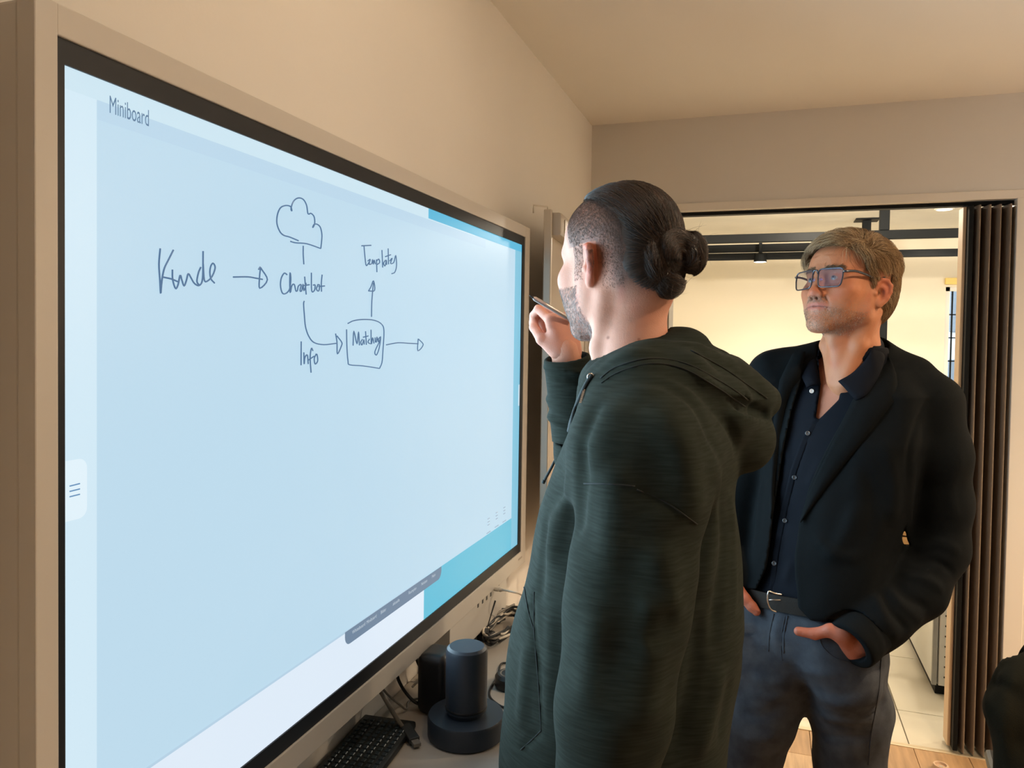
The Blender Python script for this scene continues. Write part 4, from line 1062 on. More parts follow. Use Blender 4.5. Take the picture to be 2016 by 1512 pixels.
    # eyebrows and beard stubble as fine short hairs
    def bris(name, n, keep, L, dirv, tone, rad, seed):
        rt = scatter(V, Q, n, keep, seed); rr = np.random.RandomState(seed)
        pth = comb(H, rt, lambda p: np.tile(np.array(dirv, float), (len(p), 1)) * np.sign(p[:, :1] * dirv[0] + 1e-9) ** [1, 0, 0] if dirv[0] else np.tile(np.array(dirv, float), (len(p), 1)), L * rr.uniform(0.6, 1.3, n), 3, 0.0012, 0.35, seed)
        return strands(name, rt, to_world(pth, frH), rad, m_hair, root, np.asarray(tone)[rr.randint(0, len(tone), n)])
    ax = lambda C: np.abs(C[:, 0])
    bris('eyebrows', 420, lambda C: (np.abs(C[:, 2] - 0.0205) < 0.0048) & (ax(C) > 0.011) & (ax(C) < 0.052) & (C[:, 1] > 0.055), 0.009, (0.9, 0, 0.25), [lin(120, 96, 72), lin(84, 66, 48)], 0.00028, 11)
    bris('stubble', 2600, lambda C: (C[:, 2] < -0.045) & (C[:, 2] > -0.122) & (C[:, 1] > 0.015) & ~((np.abs(C[:, 2] + 0.0675) < 0.009) & (ax(C) < 0.022)) & ~((C[:, 2] > -0.068) & (ax(C) > 0.026)), 0.0035, (0, 0.2, -1), [lin(190, 176, 160), lin(150, 130, 112), lin(90, 72, 60)], 0.00018, 12)
    # ---- glasses
    m_acet = mat('navy_acetate', srgb(34, 44, 58), 0.25, coat=0.5)
    m_lens = bpy.data.materials.new('coated_lens'); m_lens.use_nodes = True; nt = m_lens.node_tree; nt.nodes.clear()
    o_ = N(nt, 'ShaderNodeOutputMaterial'); t_ = N(nt, 'ShaderNodeBsdfTransparent'); g_ = N(nt, 'ShaderNodeBsdfGlossy'); x_ = N(nt, 'ShaderNodeMixShader')
    g_.inputs['Roughness'].default_value = 0.04; g_.inputs[0].default_value = (0.34, 0.42, 1.0, 1); x_.inputs[0].default_value = 0.33
    nt.links.new(t_.outputs[0], x_.inputs[1]); nt.links.new(g_.outputs[0], x_.inputs[2]); nt.links.new(x_.outputs[0], o_.inputs[0])
    lw, lh = 0.0288, 0.0212
    def lens_pt(s, cx, cz):                                                     # lens plane wraps slightly
        X = s * (0.0365 + cx); return np.array((X, 0.1035 - 0.10 * max(0, abs(X) - 0.012) - abs(X) * 0.10, -0.0050 + cz))
    def outline(s, k=1.0, n=36):
        out = []
        for i in range(n):
            a = 2 * math.pi * i / n; ca, sa = math.cos(a), math.sin(a); e = 0.32
            px_ = lw * k * math.copysign(abs(ca) ** e, ca); pz_ = lh * k * math.copysign(abs(sa) ** e, sa)
            if pz_ < 0: px_ *= 1 + 0.10 * pz_ / lh
            out.append(lens_pt(s, px_, pz_))
        return out
    gl = MB()
    for s in (-1, 1): gl.tube([to_world(q, frH) for q in outline(s)], 0.0016, 8, True)
    gl.tube([to_world(q, frH) for q in (lens_pt(-1, -lw, 0.010), (-0.004, 0.1045, 0.0135), (0.004, 0.1045, 0.0135), lens_pt(1, -lw, 0.010))], 0.0021, 8)
    G = gl.build('glasses', m_acet, root, True)
    for s in (-1, 1):
        ol = [to_world(q, frH) for q in outline(s)]
        MB().poly(ol if s < 0 else ol[::-1]).build('lens', m_lens, G)
        c0 = lens_pt(s, lw, 0.0125)
        tp = [c0, c0 + np.array((s * 0.006, -0.004, 0)), (s * 0.0765, 0.060, 0.012), (s * 0.0800, 0.0, 0.008), (s * 0.0830, -0.020, 0.014)]
        MB().tube([to_world(q, frH) for q in smooth_path(tp, 5)], 0.0022, 8, flat=1.3).build('temple', m_acet, G, True)
        MB().tube([to_world(q, frH) for q in (np.array((s * 0.009, 0.098, -0.003)), np.array((s * 0.0115, 0.094, -0.010)))], 0.0028, 8).build('nose_pad', m_lens, G, True)
        q = to_world(lens_pt(s, lw + 0.0015, 0.0125) + np.array((0, 0.0018, 0)), frH); MB().box(q - 0.0012, q + 0.0012).build('rivet', mat('steel', (0.7, 0.7, 0.7, 1), 0.3, 1.0), G)
    # ---- shirt
    m_shirt = mat('navy_shirt', srgb(12, 15, 23), 0.85, vary=0.15, vscale=40, bump=0.12, bscale=900, spec=0.12)
    m_blz = mat('black_blazer', srgb(15, 18, 20), 0.9, vary=0.12, vscale=60, bump=0.2, bscale=1000, spec=0.08)
    Sh = Field((-0.16, 1.55, 0.86), (0.52, 2.2, 1.62), 0.005)
    Sh.stack(grow(-0.004), u, v, 0.03)
    nk = to_world((-0.008, -0.05, -0.15), frH); nk2 = at(1662, 725, 1.82)
    Sh.cone(nk, nk2, 0.066, 0.082, 0.03)
    inner = Field(Sh.lo, Sh.lo + Sh.h * (Sh.n - 1), Sh.h); inner.cone(to_world((-0.008, -0.05, -0.10), frH), at(1650, 735, 1.815), 0.058, 0.062, 0)
    Sh.D = -smin(-Sh.D, inner.D, 0.004)
    top_cut = to_world((0, 0, -0.150), frH)
    Sh.op(lambda x, y, z: (f32(top_cut[2] + 0.005) - z) + (x * f32(u[0]) + y * f32(u[1]) - f32(top_cut[0] * u[0] + top_cut[1] * u[1])) * 0 + 0 * x, Sh.lo, Sh.lo + Sh.h * Sh.n, 0.003, 'cut')
    vopen = [(1600, 640), (1612, 700), (1616, 760), (1606, 822), (1612, 826), (1652, 786), (1656, 752), (1700, 700), (1740, 640)]
    cut_front(Sh, vopen, 1.72, 1.80, 0.003)
    for pts in ([(1600, 840), (1578, 900), (1556, 980), (1540, 1080), (1530, 1160)], [(1592, 850), (1562, 930), (1538, 1020), (1520, 1120)]): Sh.fold(pts, -0.0018 if pts[0][0] == 1600 else -0.001, 0.004)
    for pts in ([(1545, 860), (1550, 930), (1530, 1000)], [(1620, 900), (1590, 960)], [(1530, 1040), (1515, 1110)], [(1560, 1100), (1545, 1150)]): Sh.fold(pts, 0.004, 0.010)
    B['Sh'] = Sh
    VS, QS = Sh.mesh(1); shirt = mesh_object('shirt', VS, QS, m_shirt, root)
    # collar wings and front band
    L3 = lambda q: [at(*p) for p in q]
    W1 = slab3(L3([(1610, 674, 1.84), (1606, 692, 1.815), (1608, 722, 1.785), (1616, 756, 1.762)]), L3([(1597, 682, 1.85), (1585, 706, 1.825), (1577, 735, 1.80), (1588, 762, 1.772)]), 0.004, 16, 7, 0.006)
    W2 = slab3(L3([(1727, 660, 1.78), (1718, 686, 1.700), (1698, 715, 1.694), (1675, 736, 1.699), (1650, 750, 1.705)]), L3([(1743, 688, 1.76), (1742, 706, 1.700), (1736, 728, 1.686), (1722, 756, 1.671), (1704, 778, 1.659), (1684, 788, 1.667)]), 0.004, 22, 8, 0.004)
    Vc2, Qc2 = merge(W1, W2); recalc(mesh_object('collar', Vc2, Qc2, m_shirt, shirt))
    pk = drape(Sh, [(1618, 826), (1592, 868), (1570, 930), (1550, 1010), (1534, 1090), (1526, 1165)], [(1600, 828), (1578, 862), (1556, 925), (1537, 1005), (1522, 1088), (1514, 1160)], 0.002, 0.003, 20, 4)
    recalc(mesh_object('button_band', pk[0], pk[1], m_shirt, shirt))
    m_btn = mat('grey_button', srgb(74, 76, 80), 0.3); m_btw = mat('pearl_button', srgb(205, 205, 205), 0.2)
    for px, py, mm in ((1598, 770, m_btw), (1591, 722, m_btn), (1590, 853, m_btn), (1564, 940, m_btn), (1545, 1025, m_btn), (1524, 1109, m_btn)):
        h_ = Sh.hit(px, py)
        if h_ is None: continue
        dd = _n(CAM - h_); R_ = Vector(dd).to_track_quat('Z', 'Y').to_matrix().to_4x4(); R_.translation = Vector(h_ + dd * 0.0045)
        MB().lathe([(0, 0), (0.0052, 0), (0.0052, 0.0014), (0.0042, 0.002), (0.0032, 0.0013), (0, 0.0013)], (0, 0, 0), 18, R_).build('button', mm, shirt, True, 40)
    # ---- blazer
    J = Field((-0.22, 1.45, 0.84), (0.62, 2.35, 1.60), 0.0044)
    J.stack([(q[0], q[1], q[2], q[3], q[4] + (0.008 if q[0] < 1.1 else 0), q[5]) for q in grow(0.012) if q[0] > 0.9] + [sec(1600, 1175, 1.775, 0.178, 0.142, 0.130), sec(1592, 1226, 1.775, 0.184, 0.148, 0.140)], u, v, 0.03)
    for a, b in ((at(1525, 738, 1.88), at(1640, 700, 1.83)), (at(1700, 712, 1.80), at(1836, 797, 1.73))): J.cone(a, b, 0.056, 0.045 if a[0] < 0.1 else 0.056, 0.05)
    J.cone(at(1700, 700, 1.82), at(1820, 790, 1.75), 0.05, 0.064, 0.05)
    up_ = at(1850, 930, 1.71)
    J.chain([at(1830, 806, 1.725), at(1846, 900, 1.71), at(1850, 990, 1.71), at(1842, 1080, 1.71), at(1800, 1160, 1.68), at(1730, 1218, 1.64), at(1684, 1262, 1.605)], [0.068, 0.069, 0.065, 0.066, 0.064, 0.060, 0.050], 0.022, 0.02)
    J.chain([at(1530, 745, 1.885), at(1490, 850, 1.91), at(1444, 1010, 1.93), at(1440, 1128, 1.82)], [0.066, 0.066, 0.060, 0.048], 0.03, 0.02)
    # open front, collar opening and cuffs
    op = [(1590, 640), (1586, 700), (1574, 750), (1548, 860), (1524, 1000), (1508, 1120), (1490, 1162), (1425, 1168), (1425, 1290), (1640, 1290), (1640, 1226), (1596, 1222), (1570, 1196), (1564, 1090), (1572, 1028), (1592, 960), (1640, 860), (1690, 768), (1712, 720), (1726, 668), (1745, 610), (1600, 600)]
    cut_front(J, op, 1.70, 1.80, 0.004)
    cut_front(J, [(1783, 1030), (1776, 1046), (1773, 1060), (1778, 1073), (1793, 1077), (1787, 1062), (1786, 1046)], 1.72, 3.0, 0.002)
    nk_in = Field(J.lo, J.lo + J.h * (J.n - 1), J.h); nk_in.cone(to_world((-0.008, -0.05, -0.10), frH), nk2, 0.070, 0.074, 0); nk_in.stack(grow(-0.003), u, v, 0.0)
    J.D = -smin(-J.D, nk_in.D, 0.004)
    wd2 = _n(at(1640, 1305, 1.575) - at(1730, 1218, 1.64)); cc = at(1672, 1268, 1.60)
    J.cone(cc - wd2 * 0.012, cc + wd2 * 0.12, 0.062, 0.062, 0.003, 'cut')
    # drag lines
    for pts, h_, w_ in (([(1762, 784), (1700, 860), (1640, 940), (1574, 1028)], -0.004, 0.006),
                        ([(1850, 770), (1815, 810), (1790, 880), (1785, 960)], -0.004, 0.007),
                        ([(1800, 900), (1792, 980), (1805, 1060)], 0.004, 0.012), ([(1890, 880), (1870, 960), (1880, 1030)], 0.004, 0.012),
                        ([(1800, 1085), (1850, 1070), (1892, 1090)], 0.007, 0.010), ([(1790, 1110), (1840, 1105), (1880, 1130)], -0.006, 0.008),
                        ([(1770, 1130), (1820, 1140), (1860, 1165)], 0.007, 0.010), ([(1745, 1150), (1775, 1190), (1815, 1225)], 0.007, 0.010), ([(1758, 1142), (1790, 1175), (1830, 1200)], -0.005, 0.008),
                        ([(1720, 1170), (1742, 1220), (1770, 1262)], 0.006, 0.010), ([(1732, 1160), (1758, 1208), (1790, 1245)], -0.005, 0.008),
                        ([(1700, 1190), (1712, 1235), (1730, 1275)], 0.006, 0.009), ([(1690, 980), (1660, 1060), (1620, 1110)], 0.006, 0.016), ([(1700, 900), (1720, 1000), (1700, 1090)], -0.005, 0.016),
                        ([(1740, 860), (1760, 960), (1755, 1040)], 0.006, 0.016), ([(1600, 1050), (1640, 1090), (1700, 1100)], 0.005, 0.012), 
                        ([(1520, 760), (1505, 830), (1500, 900)], 0.004, 0.010), ([(1500, 940), (1492, 1020), (1486, 1090)], 0.005, 0.010)):
        J.fold(pts, h_, w_)
    J.noise(0.0016, 38, 3)
    K2 = Field(cc - 0.14, cc + 0.12, 0.0026); K2.chain([at(1775, 1188, 1.66), at(1730, 1218, 1.64), at(1684, 1262, 1.605), cc + wd2 * 0.02], [0.060, 0.0585, 0.0505, 0.049], 0.02, 0.02)
    K2.op(lambda x, y, z: (x - f32(cc[0])) * f32(wd2[0]) + (y - f32(cc[1])) * f32(wd2[1]) + (z - f32(cc[2])) * f32(wd2[2]) - f32(0.004) + 0 * x, K2.lo, K2.lo + K2.h * K2.n, 0.004, 'and')
    K2.op(lambda x, y, z: (x - f32(cc[0])) * f32(-wd2[0]) + (y - f32(cc[1])) * f32(-wd2[1]) + (z - f32(cc[2])) * f32(-wd2[2]) - f32(0.060) + 0 * x, K2.lo, K2.lo + K2.h * K2.n, 0.004, 'and')
    K2.cone(cc - wd2 * 0.045, cc + wd2 * 0.05, 0.034, 0.0445, 0.002, 'cut')
    g1 = _n(np.cross(wd2, (0, 0, 1.0))); g2 = np.cross(wd2, g1)
    for i in range(3):
        K2.ridge([cc - wd2 * (0.014 + 0.016 * i) + (g1 * math.cos(i * 1.3 + t_) + g2 * math.sin(i * 1.3 + t_)) * 0.050 + wd2 * 0.008 * math.sin(t_ * 1.2 + i) for t_ in np.linspace(0, 3.8, 9)], 0.0035 if i % 2 else -0.0035, 0.006)
    VK, QK = K2.mesh(1)
    B['J'] = J
    VJ, QJ = merge(J.mesh(1), (VK, QK)); blz = mesh_object('blazer', VJ, QJ, m_blz, root)
    lap = drape(J, [(1730, 672), (1706, 738), (1683, 785), (1640, 868), (1596, 960), (1575, 1022)], [(1752, 700), (1768, 745), (1764, 786), (1705, 862), (1632, 952), (1576, 1030)], 0.007, 0.004, 22, 7, 0.004)
    lap2 = drape(J, [(1586, 692), (1574, 750), (1552, 860), (1532, 960), (1520, 1022)], [(1560, 696), (1534, 750), (1520, 850), (1516, 950), (1514, 1020)], 0.011, 0.004, 18, 5, 0.003)
    Vl, Ql = merge(lap, lap2); recalc(mesh_object('lapel', Vl, Ql, m_blz, blz))
    # ---- jeans, belt
    m_jean = mat('grey_denim', srgb(72, 76, 83), 0.9, vary=0.22, vscale=26, bump=0.35, bscale=900, col2=srgb(52, 56, 64), spec=0.15)
    Je = Field((-0.25, 1.50, 0.03), (0.56, 2.25, 1.0), 0.006)
    Je.stack([sec(1594, 1180, 1.775, 0.162, 0.115, 0.115), sec(1592, 1235, 1.775, 0.166, 0.115, 0.125), sec(1588, 1275, 1.78, 0.170, 0.105, 0.130), sec(1588, 1312, 1.785, 0.165, 0.080, 0.11)], u, v, 0.03)
    Je.chain([at(1652, 1285, 1.775), at(1672, 1400, 1.775), knL, anL], [0.096, 0.090, 0.074, 0.062], 0.035, 0.03)
    Je.chain([at(1526, 1285, 1.80), at(1494, 1400, 1.815), knR, anR], [0.092, 0.086, 0.072, 0.060], 0.035, 0.03)
    Je.chain([at(1632, 1300, 1.672), at(1660, 1335, 1.680), at(1668, 1380, 1.70)], [0.030, 0.050, 0.045], 0.05); Je.chain([at(1455, 1235, 1.80), at(1462, 1300, 1.80)], [0.05, 0.05], 0.05)
    for pts, h_, w_ in (([(1616, 1250), (1622, 1275), (1648, 1296), (1684, 1304)], 0.004, 0.005), ([(1524, 1200), (1514, 1250), (1512, 1290)], -0.0025, 0.004), ([(1548, 1205), (1540, 1250), (1540, 1290)], -0.003, 0.004), ([(1536, 1203), (1528, 1250), (1527, 1290)], 0.0025, 0.005),
                        ([(1480, 1255), (1530, 1285), (1560, 1312)], 0.006, 0.012), ([(1560, 1320), (1620, 1330), (1700, 1310)], 0.004, 0.014), ([(1570, 1345), (1640, 1370), (1720, 1350)], -0.004, 0.014),
                        ([(1600, 1400), (1660, 1420), (1740, 1400)], 0.004, 0.012), ([(1600, 1440), (1650, 1452), (1730, 1440)], -0.004, 0.010), ([(1700, 1330), (1740, 1370), (1752, 1420)], 0.005, 0.012),
                        ([(1480, 1330), (1520, 1345), (1555, 1340)], 0.005, 0.012), ([(1450, 1400), (1500, 1410), (1545, 1385)], -0.005, 0.012), ([(1460, 1450), (1500, 1455), (1535, 1440)], 0.005, 0.012),
                        ([(1735, 1290), (1730, 1360), (1715, 1440), (1710, 1505)], 0.003, 0.005), ([(1470, 1360), (1520, 1375), (1556, 1356)], 0.004, 0.010)):
        Je.fold(pts, h_, w_)
    Je.noise(0.0018, 34, 9)
    B['Je'] = Je
    VJe, QJe = Je.mesh(1); jeans = mesh_object('jeans', VJe, QJe, m_jean, root)
    m_seam = mat('denim_seam', srgb(44, 48, 56), 0.9)
    for pts in ([(1524, 1208), (1515, 1250), (1513, 1282)], [(1546, 1212), (1539, 1250), (1538, 1285), (1541, 1300)], [(1551, 1212), (1544, 1250), (1543, 1286)], [(1612, 1252), (1622, 1276), (1648, 1296), (1690, 1306), (1720, 1304)], [(1735, 1290), (1730, 1360), (1716, 1440), (1710, 1505)]):
        seam(Je, pts, 0.0013, m_seam, jeans)
    zb = at(1530, 1187, 1.705)[2]
    m_belt = mat('brown_leather', srgb(33, 28, 24), 0.6, vary=0.2, vscale=50, bump=0.2, bscale=200, spec=0.2)
    bs = sec(1594, 1183, 1.775, 0.170, 0.120, 0.120)
    ringp = []
    for k in range(64):
        a = 2 * math.pi * k / 64; U, Vv = math.cos(a), math.sin(a); w_ = 0.122
        m_ = (abs(U / 0.1665) ** 2.4 + abs(Vv / w_) ** 2.4) ** (-1 / 2.4)
        ringp.append(np.array((bs[1] + (u[0] * U + v[0] * Vv) * m_, bs[2] + (u[1] * U + v[1] * Vv) * m_, 0)))
    bl = MB(); rows = []
    for dz, o_ in ((-0.018, -0.004), (-0.018, 0.0), (0.018, 0.0), (0.018, -0.004), (-0.018, -0.004)):
        row = []
        for q in ringp + ringp[:1]:
            n_ = _n(q[:2] - np.array(bs[1:3])); side = (q[:2] - np.array(bs[1:3])) @ u
            row.append((q[0] + n_[0] * o_, q[1] + n_[1] * o_, zb + dz + side * 0.10))
        rows.append(row)
    belt = recalc(bl.grid(rows).build('belt', m_belt, root, True, 40))
    m_steel = mat('brushed_steel', (0.75, 0.73, 0.70, 1), 0.25, 1.0)
    td = lambda px, py: at(px, py, 1.700)
    MB().tube(smooth_path([td(1542, 1171), td(1526, 1168), td(1515, 1164), td(1512, 1168), td(1511, 1180), td(1514, 1192), td(1519, 1200), td(1530, 1205)], 4), 0.0018, 8).build('buckle', m_steel, belt, True)
    MB().tube([td(1514, 1181), td(1557, 1181)], 0.0014, 8).build('buckle_pin', m_steel, belt, True)
    # ---- shoes
    m_shoe = mat('black_shoe', srgb(24, 22, 22), 0.35)
    for an in (anL, anR):
        Fs = Field((an[0] - 0.16, an[1] - 0.34, -0.01), (an[0] + 0.16, an[1] + 0.16, 0.16), 0.006); d3 = np.array((v[0], v[1], 0))
        a0 = np.array((an[0], an[1], 0.045)) - d3 * 0.05
        Fs.chain([a0, a0 + d3 * 0.12, a0 + d3 * 0.22 - np.array((0, 0, 0.012))], [0.042, 0.044, 0.034], 0.02); Fs.cone((an[0], an[1], 0.05), (an[0], an[1], 0.11), 0.045, 0.048, 0.03)
        Fs.op(lambda x, y, z: -z + f32(0.002) + 0 * x + 0 * y, Fs.lo, Fs.lo + Fs.h * Fs.n, 0.004, 'and')
        Vs_, Qs_ = Fs.mesh(1); mesh_object('shoe', Vs_, Qs_, m_shoe, root)
man_b()
# ------------------------------------------------------------------ man with a hair bun in a dark hoodie, drawing
A = {}
def man_a():
    frH = frame_of(1214, 515, 1.22, math.radians(137), math.radians(-3), math.radians(0), 1.0)
    P = dict(beard=lin(104, 98, 98), brow=lin(80, 64, 54), stubble=0.62, hollow=0.55, neck=(0.0, -0.045, -0.24), w=1.0, nw=1.0, ear=-0.006, nose=0.8, ears=0.9)
    H = head_field(0.0018, P); V, Q = H.mesh(1); c, blend, sp = skin_tones(V, lin(196, 140, 118), lin(190, 88, 74), P)
    x, y, z = V.T; ax = np.abs(x)
    def longhair(C):
        yb = np.interp(C[:, 2], [-0.062, 0.0, 0.04, 0.07, 0.09, 0.105, 0.12], [-0.074, -0.080, -0.078, -0.060, -0.020, 0.030, 0.062])
        yb = yb + 0.9 * (0.055 - np.abs(C[:, 0])).clip(0) * (C[:, 2] > -0.02)
        return (C[:, 1] < yb) & (C[:, 2] > -0.070 + 0.2 * np.abs(C[:, 0]))
    fade = (ramp(z, -0.060, 0.045) * (y < 0.05) * ramp(0.058 - y - 0.4 * (0.06 - z).clip(0), 0, 0.02)) * ((y < -0.034) | (z > 0.022) | (y > 0.004) & (z > -0.04)) * (z > -0.075)
    fade = np.where((y > -0.004) & (z < 0.02), 0.55 * (y < 0.022) * ramp(z, -0.06, 0.0), fade)
    blend(0.86 * fade * (0.88 + 0.18 * sp), lin(72, 58, 54))
    yb_ = np.interp(z, [-0.062, 0.0, 0.04, 0.07, 0.09, 0.105, 0.12], [-0.074, -0.080, -0.078, -0.060, -0.020, 0.030, 0.062])
    blend(0.85 * np.exp(-((y - yb_).clip(0) / 0.022) ** 2) * ramp(z, -0.085, -0.03), lin(46, 35, 31))
    for mx, my, mz in ((-0.060, 0.020, -0.052), (-0.050, -0.035, -0.125), (-0.030, -0.075, -0.130)):
        d = np.sqrt((x - mx) ** 2 + (y - my) ** 2 * 0.6 + (z - mz) ** 2); blend(0.7 * (d < 0.012) * np.exp(-((d - d.min()) / 0.0006) ** 2), lin(120, 66, 50))
    Vw = to_world(V, frH)
    f = frame_of(1235, 900, 1.20, math.radians(100)); u = -f[1][0][:2]; v = f[1][1][:2]
    def sec(px, py, hw, hf, hb, t=1.20):
        q = at(px, py, t); return (q[2], q[0], q[1], hw, hf, hb)
    T_ = [sec(1258, 742, 0.10, 0.068, 0.075), sec(1272, 772, 0.150, 0.085, 0.095), sec(1276, 820, 0.185, 0.108, 0.118), sec(1270, 900, 0.195, 0.132, 0.135), sec(1256, 1000, 0.195, 0.150, 0.152), sec(1250, 1100, 0.195, 0.160, 0.163),
          sec(1240, 1200, 0.200, 0.172, 0.174), sec(1226, 1300, 0.205, 0.178, 0.180), sec(1216, 1400, 0.205, 0.175, 0.176), sec(1205, 1512, 0.200, 0.166, 0.168), sec(1200, 1580, 0.190, 0.150, 0.150)]
    grow = lambda d: [(q[0], q[1], q[2], q[3] + d, q[4] + d, q[5] + d) for q in T_]
    armL = [at(1268, 812, 1.045), at(1264, 900, 1.010), at(1262, 1000, 0.995), at(1246, 1110, 0.985), at(1233, 1200, 0.975), at(1208, 1400, 0.955), at(1192, 1512, 0.950), at(1172, 1640, 0.945)]
    shR, elR, wrR = at(1262, 806, 1.385), at(1158, 900, 1.45), at(1112, 690, 1.395)
    # ---- body under the clothes
    Bd = Field((-0.62, 0.72, 0.0), (0.16, 1.62, 1.56), 0.011)
    Bd.stack(grow(-0.045), u, v, 0.03); Bd.chain(armL, [0.05] * 4 + [0.042] * 3 + [0.030], 0.04, 0.02); Bd.chain([shR, elR, wrR], [0.048, 0.040, 0.027], 0.04, 0.02)
    pel = at(1205, 1560, 1.20); legs = []
    for s in (-1, 1):
        h_ = np.array((pel[0] + u[0] * s * 0.095, pel[1] + u[1] * s * 0.095, 0.86)); a_ = h_ + np.array((u[0] * s * 0.03, u[1] * s * 0.03, 0)); k_ = a_.copy(); k_[2] = 0.48; k_[:2] += v * 0.02; a_[2] = 0.09; legs.append((h_, k_, a_))
        Bd.chain([h_, k_, a_], [0.085, 0.055, 0.040], 0.06, 0.02)
    Bd.cone(to_world((0, -0.045, -0.22), frH), at(1252, 760, 1.20), 0.055, 0.08, 0.03)
    VB, QB = Bd.mesh(1)
    # ---- right hand closed round a pen, left hand hanging
    Wr = at(1120, 702, 1.395); kn = at(1110, 650, 1.40)
    a_ = _n(kn - Wr); n_ = _n(RIGHT * 0.50 - FWD * 0.85 + np.array((0, 0, 0.1)))
    FR, TR = hand_field(Wr, a_, n_, -1, [(0.75, 1.15, 0.5), (1.05, 1.35, 0.7), (1.2, 1.4, 0.8), (1.25, 1.4, 0.8)],
                        [(0.015, 0.026, -0.006), (0.045, 0.046, -0.020), (0.076, 0.044, -0.042), (0.096, 0.030, -0.058)], 0.0021, 0.88)
    V2, Q2 = FR.mesh(1)
    Wl = armL[-1] + np.array((0, 0, -0.03)); al = np.array((v[0] * 0.25, v[1] * 0.25, -1.0))
    FL, TL = hand_field(Wl, al, np.array((u[0], u[1], 0)), -1, [(0.3, 0.4, 0.25), (0.35, 0.45, 0.3), (0.4, 0.5, 0.3), (0.45, 0.5, 0.3)],
                        [(0.015, 0.024, -0.006), (0.045, 0.044, -0.014), (0.075, 0.050, -0.022), (0.098, 0.050, -0.030)], 0.003, 0.98)
    V3, Q3 = FL.mesh(1)
    hc = lambda V_: np.tile(lin(198, 138, 118), (len(V_), 1)) * (1 + 0.05 * vnoise(V_, 90, 8))[:, None]
    Vb, Qb = merge((Vw, Q), (VB, QB), (V2, Q2), (V3, Q3))
    root = mesh_object('person', Vb, Qb, m_skin, None, np.concatenate([c, np.tile(lin(196, 140, 118), (len(VB), 1)), hc(V2), hc(V3)]))
    tag(root, 'man with shaved sides and hair bun in dark green hoodie, writing at the display', 'person')
    # ---- eyes
    m_eye = bpy.data.materials['eye']
    for s in (-1, 1):
        E = Field((-0.016,) * 3, (0.016,) * 3, 0.0014).ball((0, 0, 0), 0.0127, 0); Ve, Qe = E.mesh(0)
        ang = np.arccos(np.clip(Ve[:, 1] / np.linalg.norm(Ve, axis=1), -1, 1))
        mesh_object('eye', to_world(Ve + np.array((s * 0.032, 0.0715, -0.001)), frH), Qe, m_eye, root, np.where(ang[:, None] < 0.2, lin(10, 10, 12), np.where(ang[:, None] < 0.47, lin(90, 70, 50), lin(214, 205, 198))))
    # ---- hair pulled back into a twisted bun
    m_hair = mat('hair_dark_brown', (0.05, 0.03, 0.02, 1), 0.38, attr='tone', spec=0.6)
    C_ = Field((-0.12, -0.20, -0.13), (0.12, 0.12, 0.145), 0.0022)
    C_.ball((0, -0.018, 0.031), (0.0762, 0.1025, 0.090), 0); C_.ball((0, 0.020, 0.042), (0.064, 0.066, 0.064), 0.03)
    C_.ball((0, -0.056, -0.024), (0.062, 0.062, 0.050), 0.03)
    Vc, Qc = C_.mesh(1)
    K = longhair(Vc[Qc].mean(1)); Qk = Qc[K]; use = np.unique(Qk); mp = np.full(len(Vc), -1); mp[use] = np.arange(len(use))
    hair = mesh_object('hair', to_world(Vc[use] - fgrad(C_, Vc[use]) * 0.0005, frH), mp[Qk], m_hair, root, np.tile(lin(40, 29, 24), (len(use), 1)))
    n = 9000; r = np.random.RandomState(6)
    roots = scatter(Vc, Qc, n, longhair); bunc = np.array((0.0, -0.112, -0.006))
    tones = np.stack([lin(50, 35, 27), lin(34, 25, 21), lin(74, 50, 35), lin(26, 20, 18)])
    pth = comb(C_, roots - fgrad(C_, roots) * 0.001, lambda p: (bunc - p) / np.maximum(np.linalg.norm(bunc - p, axis=1, keepdims=True), 1e-6), np.minimum(0.060, np.linalg.norm(roots - bunc, axis=1) * 0.9), 6, 0.0015 + 0.0028 * r.rand(n) ** 2, 0.05, 4)
    strands('hair_strands', roots, to_world(pth, frH), 0.00030, m_hair, hair, tones[r.randint(0, 4, n)])
    Bn = Field((-0.075, -0.20, -0.09), (0.10, -0.06, 0.06), 0.0020)
    lobes = [((0.002, -0.108, 0.000), (0.032, 0.024, 0.034)), ((0.036, -0.126, 0.000), (0.021, 0.021, 0.032)), ((0.006, -0.104, -0.048), (0.025, 0.022, 0.019)), ((-0.026, -0.104, -0.012), (0.018, 0.018, 0.032)), ((0.020, -0.116, 0.020), (0.024, 0.018, 0.016))]
    for c_, r_ in lobes: Bn.ball(c_, r_, 0.006)
    for a0 in range(5):
        ph = a0 * 1.25; pts = [(0.008 + 0.036 * math.cos(ph + t_), -0.113 - 0.018 * abs(math.sin(t_)), -0.006 + 0.040 * math.sin(ph + t_)) for t_ in np.linspace(0, 2.0, 9)]
        Bn.ridge(pts, 0.004 if a0 % 2 else -0.004, 0.006)
    Vn, Qn = Bn.mesh(1)
    bun = mesh_object('hair_bun', to_world(Vn, frH), Qn, m_hair, hair, np.tile(lin(38, 28, 24), (len(Vn), 1)))
    n = 6000; roots = scatter(Vn, Qn, n, lambda C: C[:, 1] < 9)
    def swirl(p):
        d = p - np.array((0.008, -0.108, -0.008)); w = np.stack([-d[:, 2], 0.3 * d[:, 0], d[:, 0]], 1)
        right = ramp(p[:, 0], 0.022, 0.034)[:, None]; w2 = np.stack([0.25 + 0 * d[:, 0], -0.5 + 0 * d[:, 0], -1 + 0 * d[:, 0]], 1)
        w = w / np.maximum(np.linalg.norm(w, axis=1, keepdims=True), 1e-6); return w * (1 - right) + w2 * right
